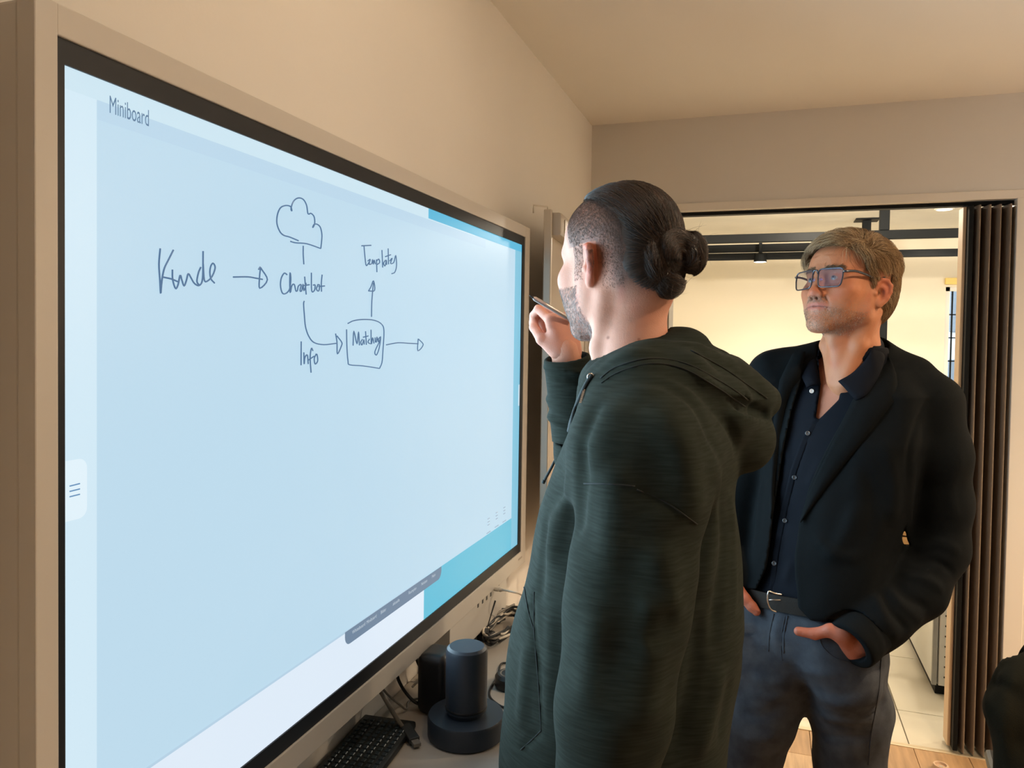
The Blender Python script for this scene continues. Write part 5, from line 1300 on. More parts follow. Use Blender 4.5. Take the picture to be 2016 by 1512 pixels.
    pth = comb(Bn, roots, swirl, 0.032 * r.uniform(0.6, 1.2, n), 6, 0.0010 + 0.0025 * r.rand(n) ** 3, 0.10, 5)
    strands('hair_strands', roots, to_world(pth, frH), 0.00030, m_hair, hair, tones[r.randint(0, 4, n)])
    n = 70; rt = scatter(Vn, Qn, n, lambda C: C[:, 1] < 9, 9); pp = [rt]; d = r.normal(size=(n, 3)) + np.array((0.3, -0.6, -0.2))
    for i in range(5): d += r.normal(size=(n, 3)) * 0.35; pp.append(pp[-1] + 0.0065 * d / np.linalg.norm(d, axis=1, keepdims=True))
    strands('loose_hairs', rt, to_world(np.stack(pp, 1), frH), 0.00018, m_hair, hair, tones[r.randint(0, 3, n)])
    # clipped sides, nape and beard
    def bris(name, n, keep, L, dirv, tone, rad, seed):
        rt = scatter(V, Q, n, keep, seed); rr = np.random.RandomState(seed)
        q = comb(H, rt, lambda p: np.tile(np.array(dirv, float), (len(p), 1)), L * rr.uniform(0.5, 1.3, n), 3, L * 0.25, 0.35, seed)
        strands(name, rt, to_world(q, frH), rad, m_hair, root, np.asarray(tone)[rr.randint(0, len(tone), n)])
    def side(C):
        g = (C[:, 2] > 0.028) & (C[:, 1] < 0.050 - 0.5 * (0.07 - C[:, 2]).clip(0)) | (C[:, 1] < -0.040) & (C[:, 2] > -0.050) | (np.abs(C[:, 1] - 0.008) < 0.012) & (np.abs(C[:, 2]) < 0.032)
        return g & ~longhair(C) & (np.random.RandomState(1).rand(len(C)) < 0.25 + 0.75 * ramp(C[:, 2], -0.05, 0.06))
    bris('clipped_hair', 24000, side, 0.0028, (0, -0.5, -0.8), [lin(70, 56, 50), lin(86, 70, 62), lin(58, 47, 43)], 0.00009, 21)
    bris('beard', 9000, lambda C: (C[:, 2] < -0.040) & (C[:, 2] > -0.124) & (C[:, 1] > 0.004 + 0.25 * (C[:, 2] + 0.08)) & ~((np.abs(C[:, 2] + 0.0675) < 0.008) & (np.abs(C[:, 0]) < 0.02)), 0.0055, (0, 0.25, -1), [lin(110, 102, 100), lin(160, 152, 148), lin(72, 66, 66), lin(196, 190, 186)], 0.00013, 22)
    # ---- hoodie
    m_hood = mat('hoodie_jersey', srgb(41, 47, 42), 0.95, vary=0.5, vscale=22, stretch=(1.2, 1.2, 15), bump=0.35, bscale=700, spec=0.12, detail=6, col2=srgb(30, 34, 29))
    G = Field((-0.62, 0.78, 0.80), (0.26, 1.64, 1.62), 0.0045)
    G.stack(T_, u, v, 0.03, 2.3)
    G.chain(armL[:-1], [0.072, 0.080, 0.081, 0.080, 0.077, 0.070, 0.064], 0.035, 0.02)
    for s, q in ((1, armL[0]), (-1, shR)): G.cone(at(1268, 772, 1.20), q, 0.085, 0.066, 0.05)
    G.cone(at(1330, 820, 1.20), armL[1], 0.11, 0.085, 0.05)
    G.chain([shR, elR, at(1136, 810, 1.425), at(1117, 716, 1.398)], [0.072, 0.062, 0.052, 0.043], 0.03, 0.02)
    # hood lying in folds on the back
    ring = [at(1176, 762, 1.125), at(1216, 732, 1.075), at(1288, 706, 1.065), at(1365, 710, 1.095), at(1440, 748, 1.145), at(1500, 788, 1.205), at(1440, 735, 1.29), at(1352, 690, 1.325), at(1262, 694, 1.325), at(1196, 716, 1.285), at(1168, 748, 1.215)]
    G.chain(smooth_path(ring, 3), [0.024] * (3 * 10 + 1), 0.02, 0.012)
    G.chain([at(1180, 770, 1.075), at(1250, 740, 1.035), at(1340, 752, 1.045), at(1420, 806, 1.09), at(1464, 862, 1.175), at(1430, 800, 1.31), at(1350, 740, 1.37)], [0.026, 0.034, 0.040, 0.042, 0.042, 0.042, 0.038], 0.022, 0.02)
    G.ball(at(1452, 866, 1.195), (0.046, 0.085, 0.043), 0.018)
    G.cone(at(1400, 780, 1.20), at(1330, 740, 1.20), 0.075, 0.075, 0.03)
    G.cone(at(1470, 775, 1.17), at(1508, 789, 1.205), 0.024, 0.014, 0.02); G.cone(at(1470, 775, 1.25), at(1508, 789, 1.205), 0.024, 0.014, 0.02)
    # neck hole and dark pouch of the hood
    nk0, nk1 = to_world((0, -0.030, -0.06), frH), at(1238, 790, 1.205)
    G.cone(nk0, nk1, 0.060, 0.056, 0.006, 'cut')
    G.ball(at(1385, 700, 1.21), (0.050, 0.058, 0.028), 0.008, 'cut')
    # cuff opening; the sleeve end is modelled finer on its own below
    wdir = _n(at(1112, 660, 1.39) - at(1124, 750, 1.41)); q0 = at(1116, 706, 1.397)
    G.cone(q0 - wdir * 0.075, q0 + wdir * 0.12, 0.09, 0.09, 0.002, 'cut')
    G2 = Field(q0 - 0.16, q0 + 0.13, 0.0028)
    G2.chain([at(1150, 880, 1.44), at(1136, 800, 1.422), q0], [0.060, 0.053, 0.043], 0.01)
    for i in range(7):
        ph = i * 0.9; e1_ = _n(np.cross(wdir, (0, 0.3, 1.0))); e2_ = np.cross(wdir, e1_); zc = q0 - wdir * (0.018 + 0.017 * i)
        G2.ridge([zc + (e1_ * math.cos(ph + t_) + e2_ * math.sin(ph + t_)) * (0.045 + 0.0012 * i) + wdir * 0.012 * math.sin(t_ * 1.3 + i) for t_ in np.linspace(0, 3.6, 9)], 0.0042 if i % 2 == 0 else -0.004, 0.006)
    e1_ = _n(np.cross(wdir, (0, 0.3, 1.0))); e2_ = np.cross(wdir, e1_)
    G2.op(lambda x, y, z: (x - f32(q0[0])) * f32(wdir[0]) + (y - f32(q0[1])) * f32(wdir[1]) + (z - f32(q0[2])) * f32(wdir[2]) - f32(0.004) + 0 * x, G2.lo, G2.lo + G2.h * G2.n, 0.004, 'and')
    G2.cone(q0 - wdir * 0.04, q0 + wdir * 0.05, 0.032, 0.0395, 0.002, 'cut')
    G2.ridge([q0 - wdir * 0.014 + (e1_ * math.cos(t_) + e2_ * math.sin(t_)) * 0.045 for t_ in np.linspace(0, 6.283, 17)], -0.0022, 0.0022, False)
    VG2, QG2 = G2.mesh(1)
    FO = (
        ([(1462, 800), (1490, 806), (1512, 812)], -0.016, 0.008), ([(1440, 792), (1475, 806), (1510, 815)], -0.008, 0.006),
        ([(1180, 730), (1240, 702), (1310, 700), (1380, 722), (1440, 765)], -0.006, 0.006), ([(1190, 748), (1260, 726), (1330, 738), (1400, 790), (1440, 850), (1450, 900)], -0.008, 0.008),
        ([(1340, 735), (1390, 770), (1430, 800), (1462, 806)], -0.005, 0.007), ([(1380, 740), (1430, 770), (1480, 795)], 0.005, 0.008),
        ([(1200, 760), (1260, 745), (1320, 760), (1370, 800), (1400, 860), (1420, 920)], -0.006, 0.010),
        ([(1152, 870), (1146, 930), (1138, 1000), (1132, 1060)], -0.012, 0.012), ([(1180, 790), (1160, 850), (1148, 900)], -0.006, 0.012),
        ([(1225, 780), (1190, 860), (1170, 940)], 0.008, 0.022), ([(1280, 790), (1330, 860), (1360, 960), (1370, 1040)], 0.010, 0.024), ([(1300, 870), (1310, 940), (1300, 1020)], -0.003, 0.022),
        ([(1150, 952), (1200, 954), (1250, 957)], -0.003, 0.0035), ([(1256, 966), (1310, 990), (1372, 1032)], -0.0035, 0.004),
        ([(1210, 900), (1205, 1000), (1190, 1120)], 0.007, 0.022), ([(1290, 1060), (1320, 1150), (1335, 1240)], 0.008, 0.020), ([(1250, 1080), (1235, 1200), (1225, 1330)], -0.006, 0.022),
        ([(1180, 1180), (1165, 1300), (1150, 1420)], 0.007, 0.020), ([(1290, 1230), (1280, 1340), (1260, 1450)], 0.008, 0.020), ([(1330, 1200), (1310, 1250), (1270, 1270)], -0.006, 0.012), ([(1340, 1160), (1300, 1190), (1250, 1200)], 0.006, 0.012),
        ([(1398, 900), (1404, 1000), (1390, 1100), (1372, 1180)], 0.010, 0.014), ([(1420, 930), (1424, 1050), (1412, 1180), (1400, 1300)], -0.007, 0.012), ([(1440, 960), (1444, 1080), (1440, 1220)], 0.006, 0.012),
        ([(1375, 1200), (1370, 1300), (1350, 1400), (1320, 1500)], -0.010, 0.014), ([(1420, 1300), (1400, 1400), (1370, 1500)], 0.008, 0.014), ([(1440, 1330), (1430, 1400), (1415, 1470)], -0.006, 0.012),
        ([(1120, 930), (1100, 1020), (1085, 1120)], 0.008, 0.016), ([(1080, 1010), (1066, 1100), (1060, 1200)], -0.006, 0.012), ([(1090, 1180), (1082, 1300), (1080, 1420)], 0.006, 0.014),
        ([(1050, 1150), (1052, 1240), (1060, 1340), (1066, 1438)], -0.006, 0.005), ([(1066, 1438), (1048, 1455), (1026, 1476)], -0.006, 0.005), ([(1030, 1150), (1040, 1200), (1050, 1240)], -0.005, 0.004), ([(1040, 1260), (1030, 1360), (1026, 1440)], 0.006, 0.014),
        ([(1080, 730), (1110, 742), (1150, 735)], -0.003, 0.004), ([(1080, 780), (1110, 795), (1135, 790)], 0.004, 0.008), ([(1085, 760), (1115, 770), (1145, 760)], -0.004, 0.007), ([(1088, 810), (1112, 822)], -0.004, 0.007))
    for pts, h_, w_ in FO: G.fold(pts, h_, w_)
    G.noise(0.0022, 30, 12)
    sl_ = G.hits([(1436, 788), (1462, 799), (1488, 808), (1508, 816)])
    G.chain(sl_, [0.005, 0.011, 0.012, 0.008][:len(sl_)], 0.005, mode='cut')
    VG, QG = merge(G.mesh(1), (VG2, QG2)); hood = mesh_object('hoodie', VG, QG, m_hood, root); A['hood'] = hood
    m_seam = mat('hoodie_seam', srgb(20, 25, 24), 0.95)
    for pts in ([(1150, 952), (1200, 953), (1250, 957)], [(1254, 964), (1310, 988), (1372, 1032)], [(1052, 1165), (1052, 1240), (1060, 1340), (1066, 1438)], [(1066, 1438), (1048, 1456), (1026, 1476)], [(1031, 1150), (1040, 1200), (1051, 1240)],
                [(1182, 745), (1215, 722), (1280, 706), (1350, 716), (1420, 752), (1480, 792)], [(1184, 754), (1220, 732), (1280, 716), (1345, 726), (1410, 762), (1466, 800)], [(1360, 690), (1420, 722), (1475, 760), (1510, 784)]):
        seam(G, pts, 0.0011, m_seam, hood)
    # drawcord, eyelet and zip
    m_cord = mat('black_cord', srgb(28, 36, 38), 0.8, bump=0.3, bscale=500)
    def on(pts, off):
        o = []
        for px, py in pts:
            h_ = G.hit(px, py); 
            if h_ is not None: o.append(h_ + _n(CAM - h_) * off)
        return o
    cd = on([(1166, 738), (1156, 752), (1146, 772), (1134, 800), (1124, 830), (1116, 856)], 0.006)
    if len(cd) > 2:
        e = cd[-1]; tl = at(1092, 908, proj(e)[2] + 0.01), at(1069, 951, proj(e)[2] + 0.02)
        MB().tube(smooth_path(cd + list(tl), 4), 0.0028, 8).build('drawcord', m_cord, hood, True)
        MB().tube([tl[1] + (tl[0] - tl[1]) * 0.12, tl[1]], 0.0036, 8).build('cord_tip', m_cord, hood, True)
    ey = on([(1163, 742)], 0.003)
    if ey:
        R_ = Vector(_n(CAM - ey[0])).to_track_quat('Z', 'Y').to_matrix().to_4x4(); R_.translation = Vector(ey[0])
        MB().lathe([(0.003, 0), (0.0055, 0), (0.005, 0.0015), (0.0035, 0.0015), (0.003, 0)], (0, 0, 0), 20, R_).build('eyelet', bpy.data.materials['brushed_steel'], hood, True)
    zp = on([(1152, 762), (1147, 776), (1143, 792)], 0.002)
    if len(zp) > 1:
        zb_ = MB()
        for i in range(12):
            q = zp[0] + (zp[-1] - zp[0]) * i / 11; zb_.box(q - np.array((0.0016, 0.0016, 0.0007)), q + np.array((0.0016, 0.0016, 0.0007)))
        zb_.build('zip', bpy.data.materials['brushed_steel'], hood)
    # ---- trousers and shoes, below the picture
    m_tr = mat('dark_trousers', srgb(44, 46, 50), 0.9)
    Tr = Field((-0.55, 0.85, 0.03), (0.15, 1.55, 0.98), 0.010)
    Tr.stack([(0.80, pel[0], pel[1], 0.17, 0.12, 0.12), (0.95, pel[0], pel[1], 0.165, 0.125, 0.125)], u, v, 0.03)
    for h_, k_, a_ in legs: Tr.chain([h_, k_, a_], [0.10, 0.078, 0.062], 0.04, 0.02)
    VT, QT = Tr.mesh(1); mesh_object('trousers', VT, QT, m_tr, root)
    for _, _, an in legs:
        Fs = Field((an[0] - 0.34, an[1] - 0.2, -0.01), (an[0] + 0.2, an[1] + 0.2, 0.16), 0.007); d3 = np.array((v[0], v[1], 0)); a0 = np.array((an[0], an[1], 0.045)) - d3 * 0.05
        Fs.chain([a0, a0 + d3 * 0.12, a0 + d3 * 0.22 - np.array((0, 0, 0.012))], [0.042, 0.044, 0.034], 0.02); Fs.cone((an[0], an[1], 0.05), (an[0], an[1], 0.11), 0.045, 0.048, 0.03)
        Fs.op(lambda x, y, z: -z + f32(0.002) + 0 * x + 0 * y, Fs.lo, Fs.lo + Fs.h * Fs.n, 0.004, 'and')
        Vs_, Qs_ = Fs.mesh(1); mesh_object('shoe', Vs_, Qs_, bpy.data.materials['black_shoe'], root)
    # ---- the pen
    pen = thing('stylus_pen', 'slim silver stylus held up in the writing hand of the hoodie man', 'pen', at(1075, 600, 1.37))
    p0, p1 = at(1043, 582, 1.335), at(1106, 619, 1.375); d = p1 - p0
    m_pen = mat('silver_pen', srgb(190, 182, 176), 0.3, 0.6)
    MB().tube([p0 + d * 0.10, p0 + d * 0.16, p0 + d * 1.35], [0.0022, 0.0042, 0.0045], 14).build('barrel', m_pen, pen, True, 40)
    MB().tube([p0, p0 + d * 0.10], [0.0008, 0.0022], 12).build('tip', m_dark, pen, True, 40)
man_a()
# ------------------------------------------------------------------ sideboard under the display and what lies on it
DZ = 0.78
m_lam = mat('grey_laminate', srgb(176, 170, 162), 0.45, vary=0.04, vscale=12)
sb = thing('sideboard', 'narrow pale grey sideboard against the wall under the display', 'sideboard', (-0.58, 1.1, 0))
MB().box((WX + 0.002, 0.20, DZ - 0.028), (-0.395, 2.02, DZ), bevel=0.003).build('top_board', m_lam, sb)
for y in (0.22, 1.10, 1.98): MB().box((WX + 0.02, y - 0.012, 0.03), (-0.46, y + 0.012, DZ - 0.029), bevel=0.002).build('side_panel', m_lam, sb)
MB().box((WX + 0.014, 0.235, 0.06), (WX + 0.020, 1.965, DZ - 0.029)).build('back_panel', m_lam, sb)
for y0, y1 in ((0.236, 1.086), (1.114, 1.966)):
    d_ = MB().box((-0.459, y0, 0.05), (-0.446, y1, DZ - 0.034), bevel=0.002).build('door', m_lam, sb)
    MB().box((-0.4455, y1 - 0.10, 0.60), (-0.438, y1 - 0.085, 0.70), bevel=0.002).build('handle', m_dark, d_)
MB().box((WX + 0.03, 0.25, 0.002), (-0.48, 1.96, 0.029)).build('plinth', m_dark, sb)
c = atz(917, 1446, DZ)
m_dev = mat('matt_navy_plastic', srgb(34, 44, 56), 0.45, bump=0.05, bscale=700)
cd = thing('conference_camera', 'dark navy cylinder on a wide round base standing on the sideboard', 'device', (c[0], c[1], DZ))
MB().lathe([(0, 0.0005), (0.069, 0.0005), (0.0730, 0.004), (0.0735, 0.037), (0.071, 0.042), (0.0, 0.044)], (c[0], c[1], DZ), 56).build('base', m_dev, cd, True, 35)
MB().lathe([(0.034, 0.043), (0.0355, 0.049), (0.0395, 0.051), (0.040, 0.161), (0.038, 0.168), (0.033, 0.172), (0, 0.173)], (c[0], c[1], DZ), 56).build('tower', m_dev, cd, True, 35)
MB().lathe([(0.0393, 0.054), (0.0404, 0.056), (0.0404, 0.058), (0.0393, 0.060)], (c[0], c[1], DZ), 56).build('seam_ring', m_dark, cd, True)
b = atz(861, 1396, DZ)
dk = thing('docking_station', 'upright black dock with a rounded corner behind the navy cylinder', 'device', (b[0], b[1], DZ))
Fd = Field((b[0] - 0.09, b[1] - 0.09, DZ - 0.01), (b[0] + 0.09, b[1] + 0.09, DZ + 0.20), 0.003)
def _dk(x, y, z):
    qx, qy, qz = np.abs(x - f32(b[0])) - f32(0.016), np.abs(y - f32(b[1])) - f32(0.022), np.abs(z - f32(DZ + 0.062)) - f32(0.045)
    return np.sqrt(np.maximum(qx, 0) ** 2 + np.maximum(qy, 0) ** 2 + np.maximum(qz, 0) ** 2) + np.minimum(np.maximum(np.maximum(qx, qy), qz), 0) - f32(0.016)
Fd.op(_dk, (b[0] - 0.07, b[1] - 0.07, DZ), (b[0] + 0.07, b[1] + 0.07, DZ + 0.16), 0)
Vd, Qd = Fd.mesh(1); mesh_object('shell', Vd, Qd, m_dark, dk)
MB().box((b[0] + 0.0315, b[1] - 0.02, DZ + 0.03), (b[0] + 0.033, b[1] + 0.02, DZ + 0.036)).build('slot', m_black, dk)
# keyboard with rows of small keys
m_rem = mat('black_keyboard', srgb(28, 34, 36), 0.5); m_key = mat('remote_key', srgb(38, 52, 62), 0.4)
r0, r1 = atz(768, 1426, DZ), atz(690, 1526, DZ); ax_ = _n(r1 - r0); sd = np.cross(ax_, (0, 0, 1.0))
rm = thing('keyboard', 'small black keyboard lying on the sideboard in the shade of the display', 'keyboard', r0)
RM = Matrix(((ax_[0], sd[0], 0, r0[0]), (ax_[1], sd[1], 0, r0[1]), (0, 0, 1, DZ), (0, 0, 0, 1)))
MB().box((0, -0.055, 0.0008), (0.30, 0.055, 0.015), bevel=0.005, mtx=RM).build('shell', m_rem, rm, True, 35)
for i in range(20):
    for j in range(7):
        x_, y_ = 0.016 + i * 0.0135, -0.0420 + j * 0.014
        MB().box((x_, y_ - 0.0042, 0.0145), (x_ + 0.0095, y_ + 0.0042, 0.0172), bevel=0.001, mtx=RM, seg=1).build('key', m_key, rm)
# cables
m_cab_b = mat('black_cable', srgb(24, 26, 28), 0.55); m_cab_g = mat('grey_cable', srgb(120, 116, 110), 0.6); m_cab_w = mat('white_cable', srgb(205, 196, 182), 0.5)
def cable(name, label, pts, r, m, group=None):
    o = MB().tube(smooth_path(pts, 6), r, 8).build(name, m, None, True); return tag(o, label, 'cable', group)
hd = thing('video_cable', 'dark grey video cable with a thick flat plug beside the keyboard', 'cable', atz(812, 1452, DZ))
e = atz(798, 1432, DZ + 0.012)
MB().tube(smooth_path([atx(742, 1350, -0.69), atx(757, 1374, -0.665), atz(772, 1400, DZ + 0.05), atz(790, 1428, DZ + 0.018), e], 6), 0.0042, 8).build('cord', m_cab_g, hd, True)
e2 = atz(821, 1466, DZ + 0.008); d = _n(e2 - e); s_ = _n(np.cross(d, (0, 0, 1.0))); n_ = np.cross(s_, d)
PM = Matrix(((d[0], s_[0], n_[0], e[0]), (d[1], s_[1], n_[1], e[1]), (d[2], s_[2], n_[2], e[2]), (0, 0, 0, 1)))
L_ = float(np.linalg.norm(e2 - e))
MB().box((-0.004, -0.0105, -0.006), (L_ * 0.80, 0.0105, 0.006), bevel=0.002, mtx=PM).build('plug_body', mat('plug_grey', srgb(46, 50, 52), 0.5), hd)
MB().box((L_ * 0.80, -0.007, -0.003), (L_ * 1.04, 0.007, 0.003), mtx=PM).build('plug_tip', m_cab_g, hd)
cable('power_cable', 'black cable curving down from the display edge above the keyboard', [atx(780, 1322, -0.70), atx(786, 1342, -0.69), atx(800, 1365, -0.68), atz(820, 1384, DZ + 0.02), atz(845, 1386, DZ + 0.006)], 0.0035, m_cab_b)
cable('power_cable', 'black cable hanging from behind the display next to the dock', [atx(816, 1286, -0.71), atx(826, 1310, -0.70), atx(840, 1326, -0.69), atx(856, 1318, -0.67), atx(868, 1300, -0.66)], 0.0038, m_cab_b)
cable('looped_cable', 'black cable standing in an upright loop left of the dock', [atx(850, 1322, -0.66), atx(836, 1340, -0.655), atx(828, 1362, -0.65), atx(828, 1382, -0.645), atx(838, 1390, -0.64), atx(850, 1380, -0.64)], 0.0034, m_cab_b)
cable('grey_cable', 'grey cable drooping under the display behind the video cable', [atx(750, 1352, -0.70), atx(768, 1372, -0.69), atx(788, 1388, -0.68), atz(800, 1396, DZ + 0.006), atz(806, 1380, DZ + 0.006), atz(840, 1372, DZ + 0.006)], 0.0022, m_cab_g)
cable('white_cable', 'thin white cable lying along the wall behind the dock', [atz(812, 1352, DZ + 0.05), atz(824, 1342, DZ + 0.05), atz(838, 1345, DZ + 0.03), atz(846, 1362, DZ + 0.01), atz(842, 1376, DZ + 0.004)], 0.0024, m_cab_w)
cable('black_thin_cable', 'thin black cable winding over the sideboard right of the navy cylinder', [atz(998, 1305, DZ + 0.004), atz(986, 1308, DZ + 0.003), atz(980, 1330, DZ + 0.003), atz(964, 1358, DZ + 0.003), atz(966, 1374, DZ + 0.003), atz(982, 1388, DZ + 0.003), atz(996, 1394, DZ + 0.003)], 0.0024, m_cab_b)
bun_ = thing('cable_bundle', 'tangled coil of black, grey and white cables lying behind the navy cylinder', 'cables', atz(965, 1250, DZ))
bc = atz(968, 1254, DZ) + np.array((0.022, 0, 0))
for i in range(11):
    r_ = np.random.RandomState(40 + i); ph = r_.rand() * 6; pts = []
    for t_ in np.linspace(0, 6.28, 15)[:-1]:
        pts.append(bc + np.array((0.035 * math.cos(t_ + ph) * (0.7 + 0.5 * r_.rand()), 0.11 * math.sin(t_ + ph) * (0.8 + 0.3 * r_.rand()) + 0.02, 0.010 + 0.022 * (i / 11) + 0.014 * r_.rand())))
    MB().tube(smooth_path(pts, 3), 0.0032, 6).build('cable_turn', (m_cab_b, m_cab_g, m_cab_b, m_cab_w)[i % 4], bun_, True)
an = thing('antenna', 'thin black rod antenna leaning up from the cable coil', 'antenna', atz(955, 1240, DZ))
a0 = atz(957, 1236, DZ + 0.03); a1 = atx(975, 1183, a0[0] + 0.004)
MB().tube([a0 - np.array((0, 0, 0.02)), a0, a1], [0.0045, 0.0035, 0.0024], 10).build('rod', m_black, an, True)
MB().box(a0 + np.array((-0.018, -0.022, DZ - a0[2] + 0.001)), a0 + np.array((0.018, 0.022, -0.012)), bevel=0.004).build('antenna_foot', m_dark, an)
us = thing('usb_cable', 'white cable plugged into the connector panel under the display', 'cable', atx(984, 1163, DX))
q0, q1 = atx(976, 1160, DX + 0.002), atx(1004, 1163, DX + 0.06)
d = _n(q1 - q0); MB().tube([q0 + d * 0.0005, q0 + d * 0.028], 0.0075, 10, flat=0.7).build('plug', m_cab_w, us, True, 40)
MB().tube([q0 + d * 0.028, q0 + d * 0.042], [0.006, 0.0035], 10).build('strain_relief', m_cab_w, us, True, 40)
MB().tube(smooth_path([q0 + d * 0.042, atx(1012, 1166, -0.58), atx(1028, 1172, -0.57), atx(1050, 1200, -0.57), atz(1060, 1260, DZ + 0.02)], 5), 0.0026, 8).build('cord', m_cab_w, us, True)
pk_ = atz(1003, 1352, DZ)
pu = thing('hub_puck', 'small black round puck on the sideboard half hidden by the hoodie', 'device', pk_)
MB().lathe([(0, 0.0005), (0.030, 0.0005), (0.033, 0.006), (0.032, 0.024), (0.026, 0.030), (0, 0.031)], pk_, 32).build('shell', m_dark, pu, True, 40)
MB().lathe([(0.018, 0.0305), (0.020, 0.0318), (0.022, 0.0305)], pk_, 32).build('ring', m_cab_g, pu, True)

# ------------------------------------------------------------------ flip chart by the wall
m_alu = mat('aluminium', srgb(196, 190, 180), 0.35, 0.7)
m_gloss = mat('flipchart_white', srgb(206, 196, 184), 0.12, coat=0.4)
fa, fb = np.array((-0.600, 2.10)), np.array((-0.655, 2.80)); dv = _n(fb - fa); nv_ = np.array((dv[1], -dv[0])); Lf = float(np.linalg.norm(fb - fa))
FM = Matrix(((dv[0], nv_[0], 0, fa[0]), (dv[1], nv_[1], 0, fa[1]), (0, 0, 1, 0), (0, 0, 0, 1)))
fc = thing('flip_chart', 'glossy white flip chart on aluminium legs beside the wall mounted display', 'flip chart', (fa[0], fa[1], 0))
zt = at(1075, 410, 2.16)[2]
MB().box((0.010, -0.016, 0.92), (Lf - 0.010, -0.002, zt - 0.02), mtx=FM).build('board', m_gloss, fc)
for x0 in (0.0, Lf - 0.014): MB().box((x0, -0.020, 0.90), (x0 + 0.014, 0.004, zt), bevel=0.003, mtx=FM).build('edge_profile', m_alu, fc)
MB().box((0.0142, -0.020, 0.90), (Lf - 0.0142, 0.004, 0.916), bevel=0.003, mtx=FM).build('tray', m_alu, fc)
MB().box((0.016, -0.018, zt - 0.075), (Lf - 0.016, 0.030, zt - 0.006), bevel=0.010, mtx=FM).build('paper_clamp', mat('clamp_grey', srgb(184, 176, 164), 0.4), fc, True, 35)
MB().box((0.06, 0.0305, zt - 0.062), (Lf - 0.06, 0.033, zt - 0.022), bevel=0.001, mtx=FM).build('clamp_label', mat('clamp_light', srgb(205, 198, 186), 0.4), fc)
tf = lambda *p: np.array(FM @ Vector(p))
MB().tube([tf(0.03, -0.015, zt), tf(0.03, -0.015, zt + 0.012), tf(0.0, -0.05, zt + 0.012), tf(0.0, -0.05, zt + 0.0), tf(0.0, -0.05, zt - 0.01)], 0.0022, 6).build('paper_hook', m_alu, fc, True)
for p0, p1 in (((0.10, -0.005, 0.93), (0.02, 0.16, 0.004)), ((Lf - 0.10, -0.005, 0.93), (Lf - 0.02, 0.16, 0.004)), ((Lf / 2, -0.03, 1.4), (Lf / 2, -0.068, 0.004))):
    MB().tube([tf(*p0), tf(*p1)], 0.011, 10).build('leg', m_alu, fc, True)

# ------------------------------------------------------------------ chair with a dark jacket over its back, right foreground
cq = at(2240, 1400, 1.52); dq = cq - CAM; dq[2] = 0; dq = _n(dq); rq = np.cross(dq, (0, 0, 1.0)); rq = _n(rq + dq * 0.25); bq = np.cross((0, 0, 1.0), rq)
CM = Matrix(((rq[0], bq[0], 0, cq[0]), (rq[1], bq[1], 0, cq[1]), (0, 0, 1, 0), (0, 0, 0, 1)))
ch = thing('chair', 'black chair at the right edge under a draped dark olive jacket', 'chair', (cq[0], cq[1], 0))
MB().box((-0.20, -0.03, 0.60), (0.20, -0.008, 0.90), bevel=0.01, mtx=CM).build('backrest', m_dark, ch)
MB().box((-0.21, 0.02, 0.44), (0.21, 0.44, 0.47), bevel=0.012, mtx=CM).build('seat', m_dark, ch)
for x_ in (-0.19, 0.19):
    MB().tube([np.array(CM @ Vector(p)) for p in ((x_, -0.018, 0.62), (x_, -0.018, 0.46), (x_, 0.0, 0.44), (x_, -0.03, 0.004))], 0.011, 10).build('leg', m_black, ch, True)
    MB().tube([np.array(CM @ Vector(p)) for p in ((x_, 0.42, 0.45), (x_, 0.44, 0.004))], 0.011, 10).build('leg', m_black, ch, True)
JF = Field(cq - np.array((0.42, 0.42, 0)) * 1 + np.array((0, 0, 0.30 - cq[2])), cq + np.array((0.42, 0.42, 0)) + np.array((0, 0, 1.04 - cq[2])), 0.007)
W_ = lambda x, y, z: np.array(CM @ Vector((x, y, z)))
yn = np.array((bq[0], bq[1], 0))
JF.chain([W_(-0.19, -0.02, 0.86), W_(-0.08, -0.02, 0.925), W_(0.05, -0.02, 0.935), W_(0.19, -0.02, 0.90)], [0.040, 0.046, 0.046, 0.040], 0.03)
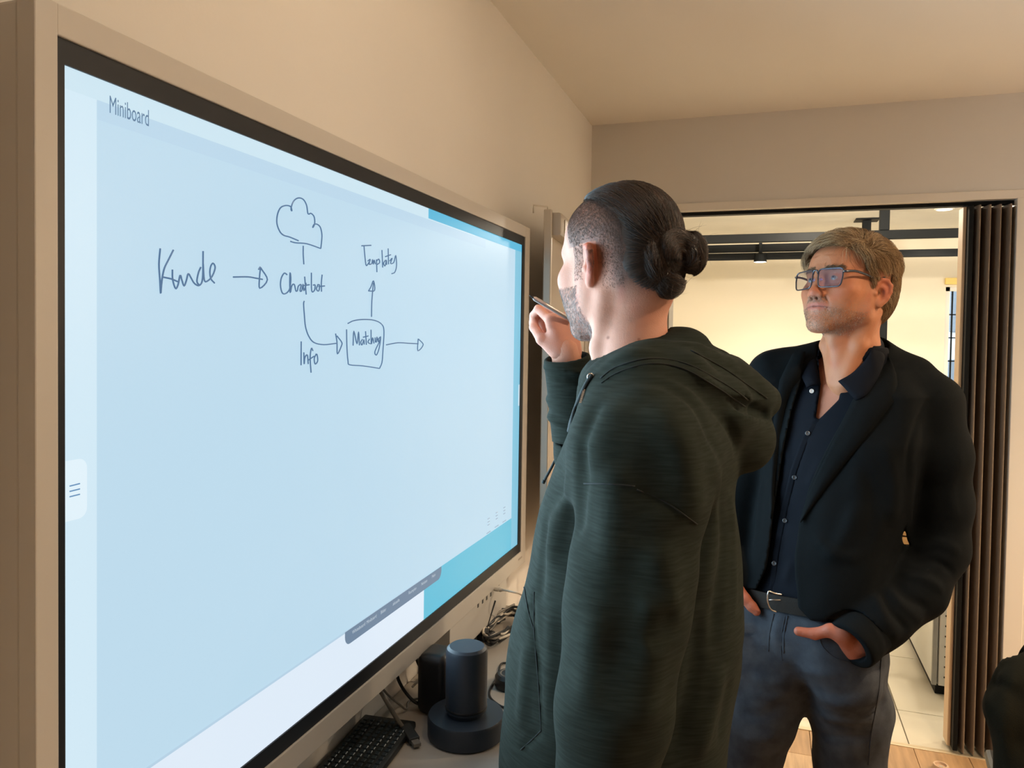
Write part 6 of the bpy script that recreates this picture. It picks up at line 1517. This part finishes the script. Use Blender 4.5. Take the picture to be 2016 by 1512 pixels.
for x_ in (-0.165, -0.08, 0.0, 0.08, 0.165): JF.cone(W_(x_, -0.05, 0.88), W_(x_ * 0.94, -0.065, 0.50), 0.042, 0.036, 0.04)
for x_ in (-0.15, -0.05, 0.05, 0.15): JF.cone(W_(x_, 0.02, 0.88), W_(x_, 0.028, 0.60), 0.034, 0.028, 0.04)
JF.chain([W_(-0.200, -0.05, 0.865), W_(-0.225, -0.075, 0.79), W_(-0.205, -0.085, 0.62), W_(-0.18, -0.08, 0.47)], [0.046, 0.046, 0.042, 0.038], 0.02)
slot = Field(JF.lo, JF.lo + JF.h * (JF.n - 1), JF.h)
for i in range(9): slot.cone(W_(-0.21 + 0.0525 * i, -0.019, 0.40), W_(-0.21 + 0.0525 * i, -0.019, 0.888), 0.020, 0.020, 0.01)
JF.D = -smin(-JF.D, slot.D, 0.004)
for pts, h_, w_ in (([(1990, 1290), (1958, 1330), (1942, 1380)], -0.006, 0.010), ([(2010, 1300), (1985, 1360), (1975, 1440), (1985, 1510)], 0.008, 0.014), ([(1950, 1345), (1975, 1350), (2010, 1380)], -0.006, 0.010), ([(2000, 1340), (2005, 1420), (2010, 1500)], -0.006, 0.014)): JF.fold(pts, h_, w_)
JF.noise(0.004, 26, 31)
VJ_, QJ_ = JF.mesh(1)
jk = mesh_object('jacket', VJ_, QJ_, mat('olive_canvas', srgb(34, 33, 25), 0.95, vary=0.25, vscale=14, bump=0.3, bscale=500, spec=0.1), None)
tag(jk, 'dark olive jacket hanging over the chair back at the right edge', 'jacket')
# little round door stop on the floor
ds = atz(1852, 1519, 0.0)
dsr = thing('door_stop', 'small round beige door stop on the floor at the foot of the folding door', 'door stop', ds)
MB().lathe([(0, 0.001), (0.026, 0.001), (0.027, 0.020), (0.024, 0.026), (0.019, 0.026), (0.017, 0.018), (0, 0.017)], ds, 28).build('rubber_cap', mat('beige_rubber', srgb(196, 168, 142), 0.5), dsr, True, 40)
MB().lathe([(0, 0.0172), (0.006, 0.0172), (0.006, 0.020), (0, 0.020)], ds, 12).build('screw_head', m_alu, dsr, True, 40)
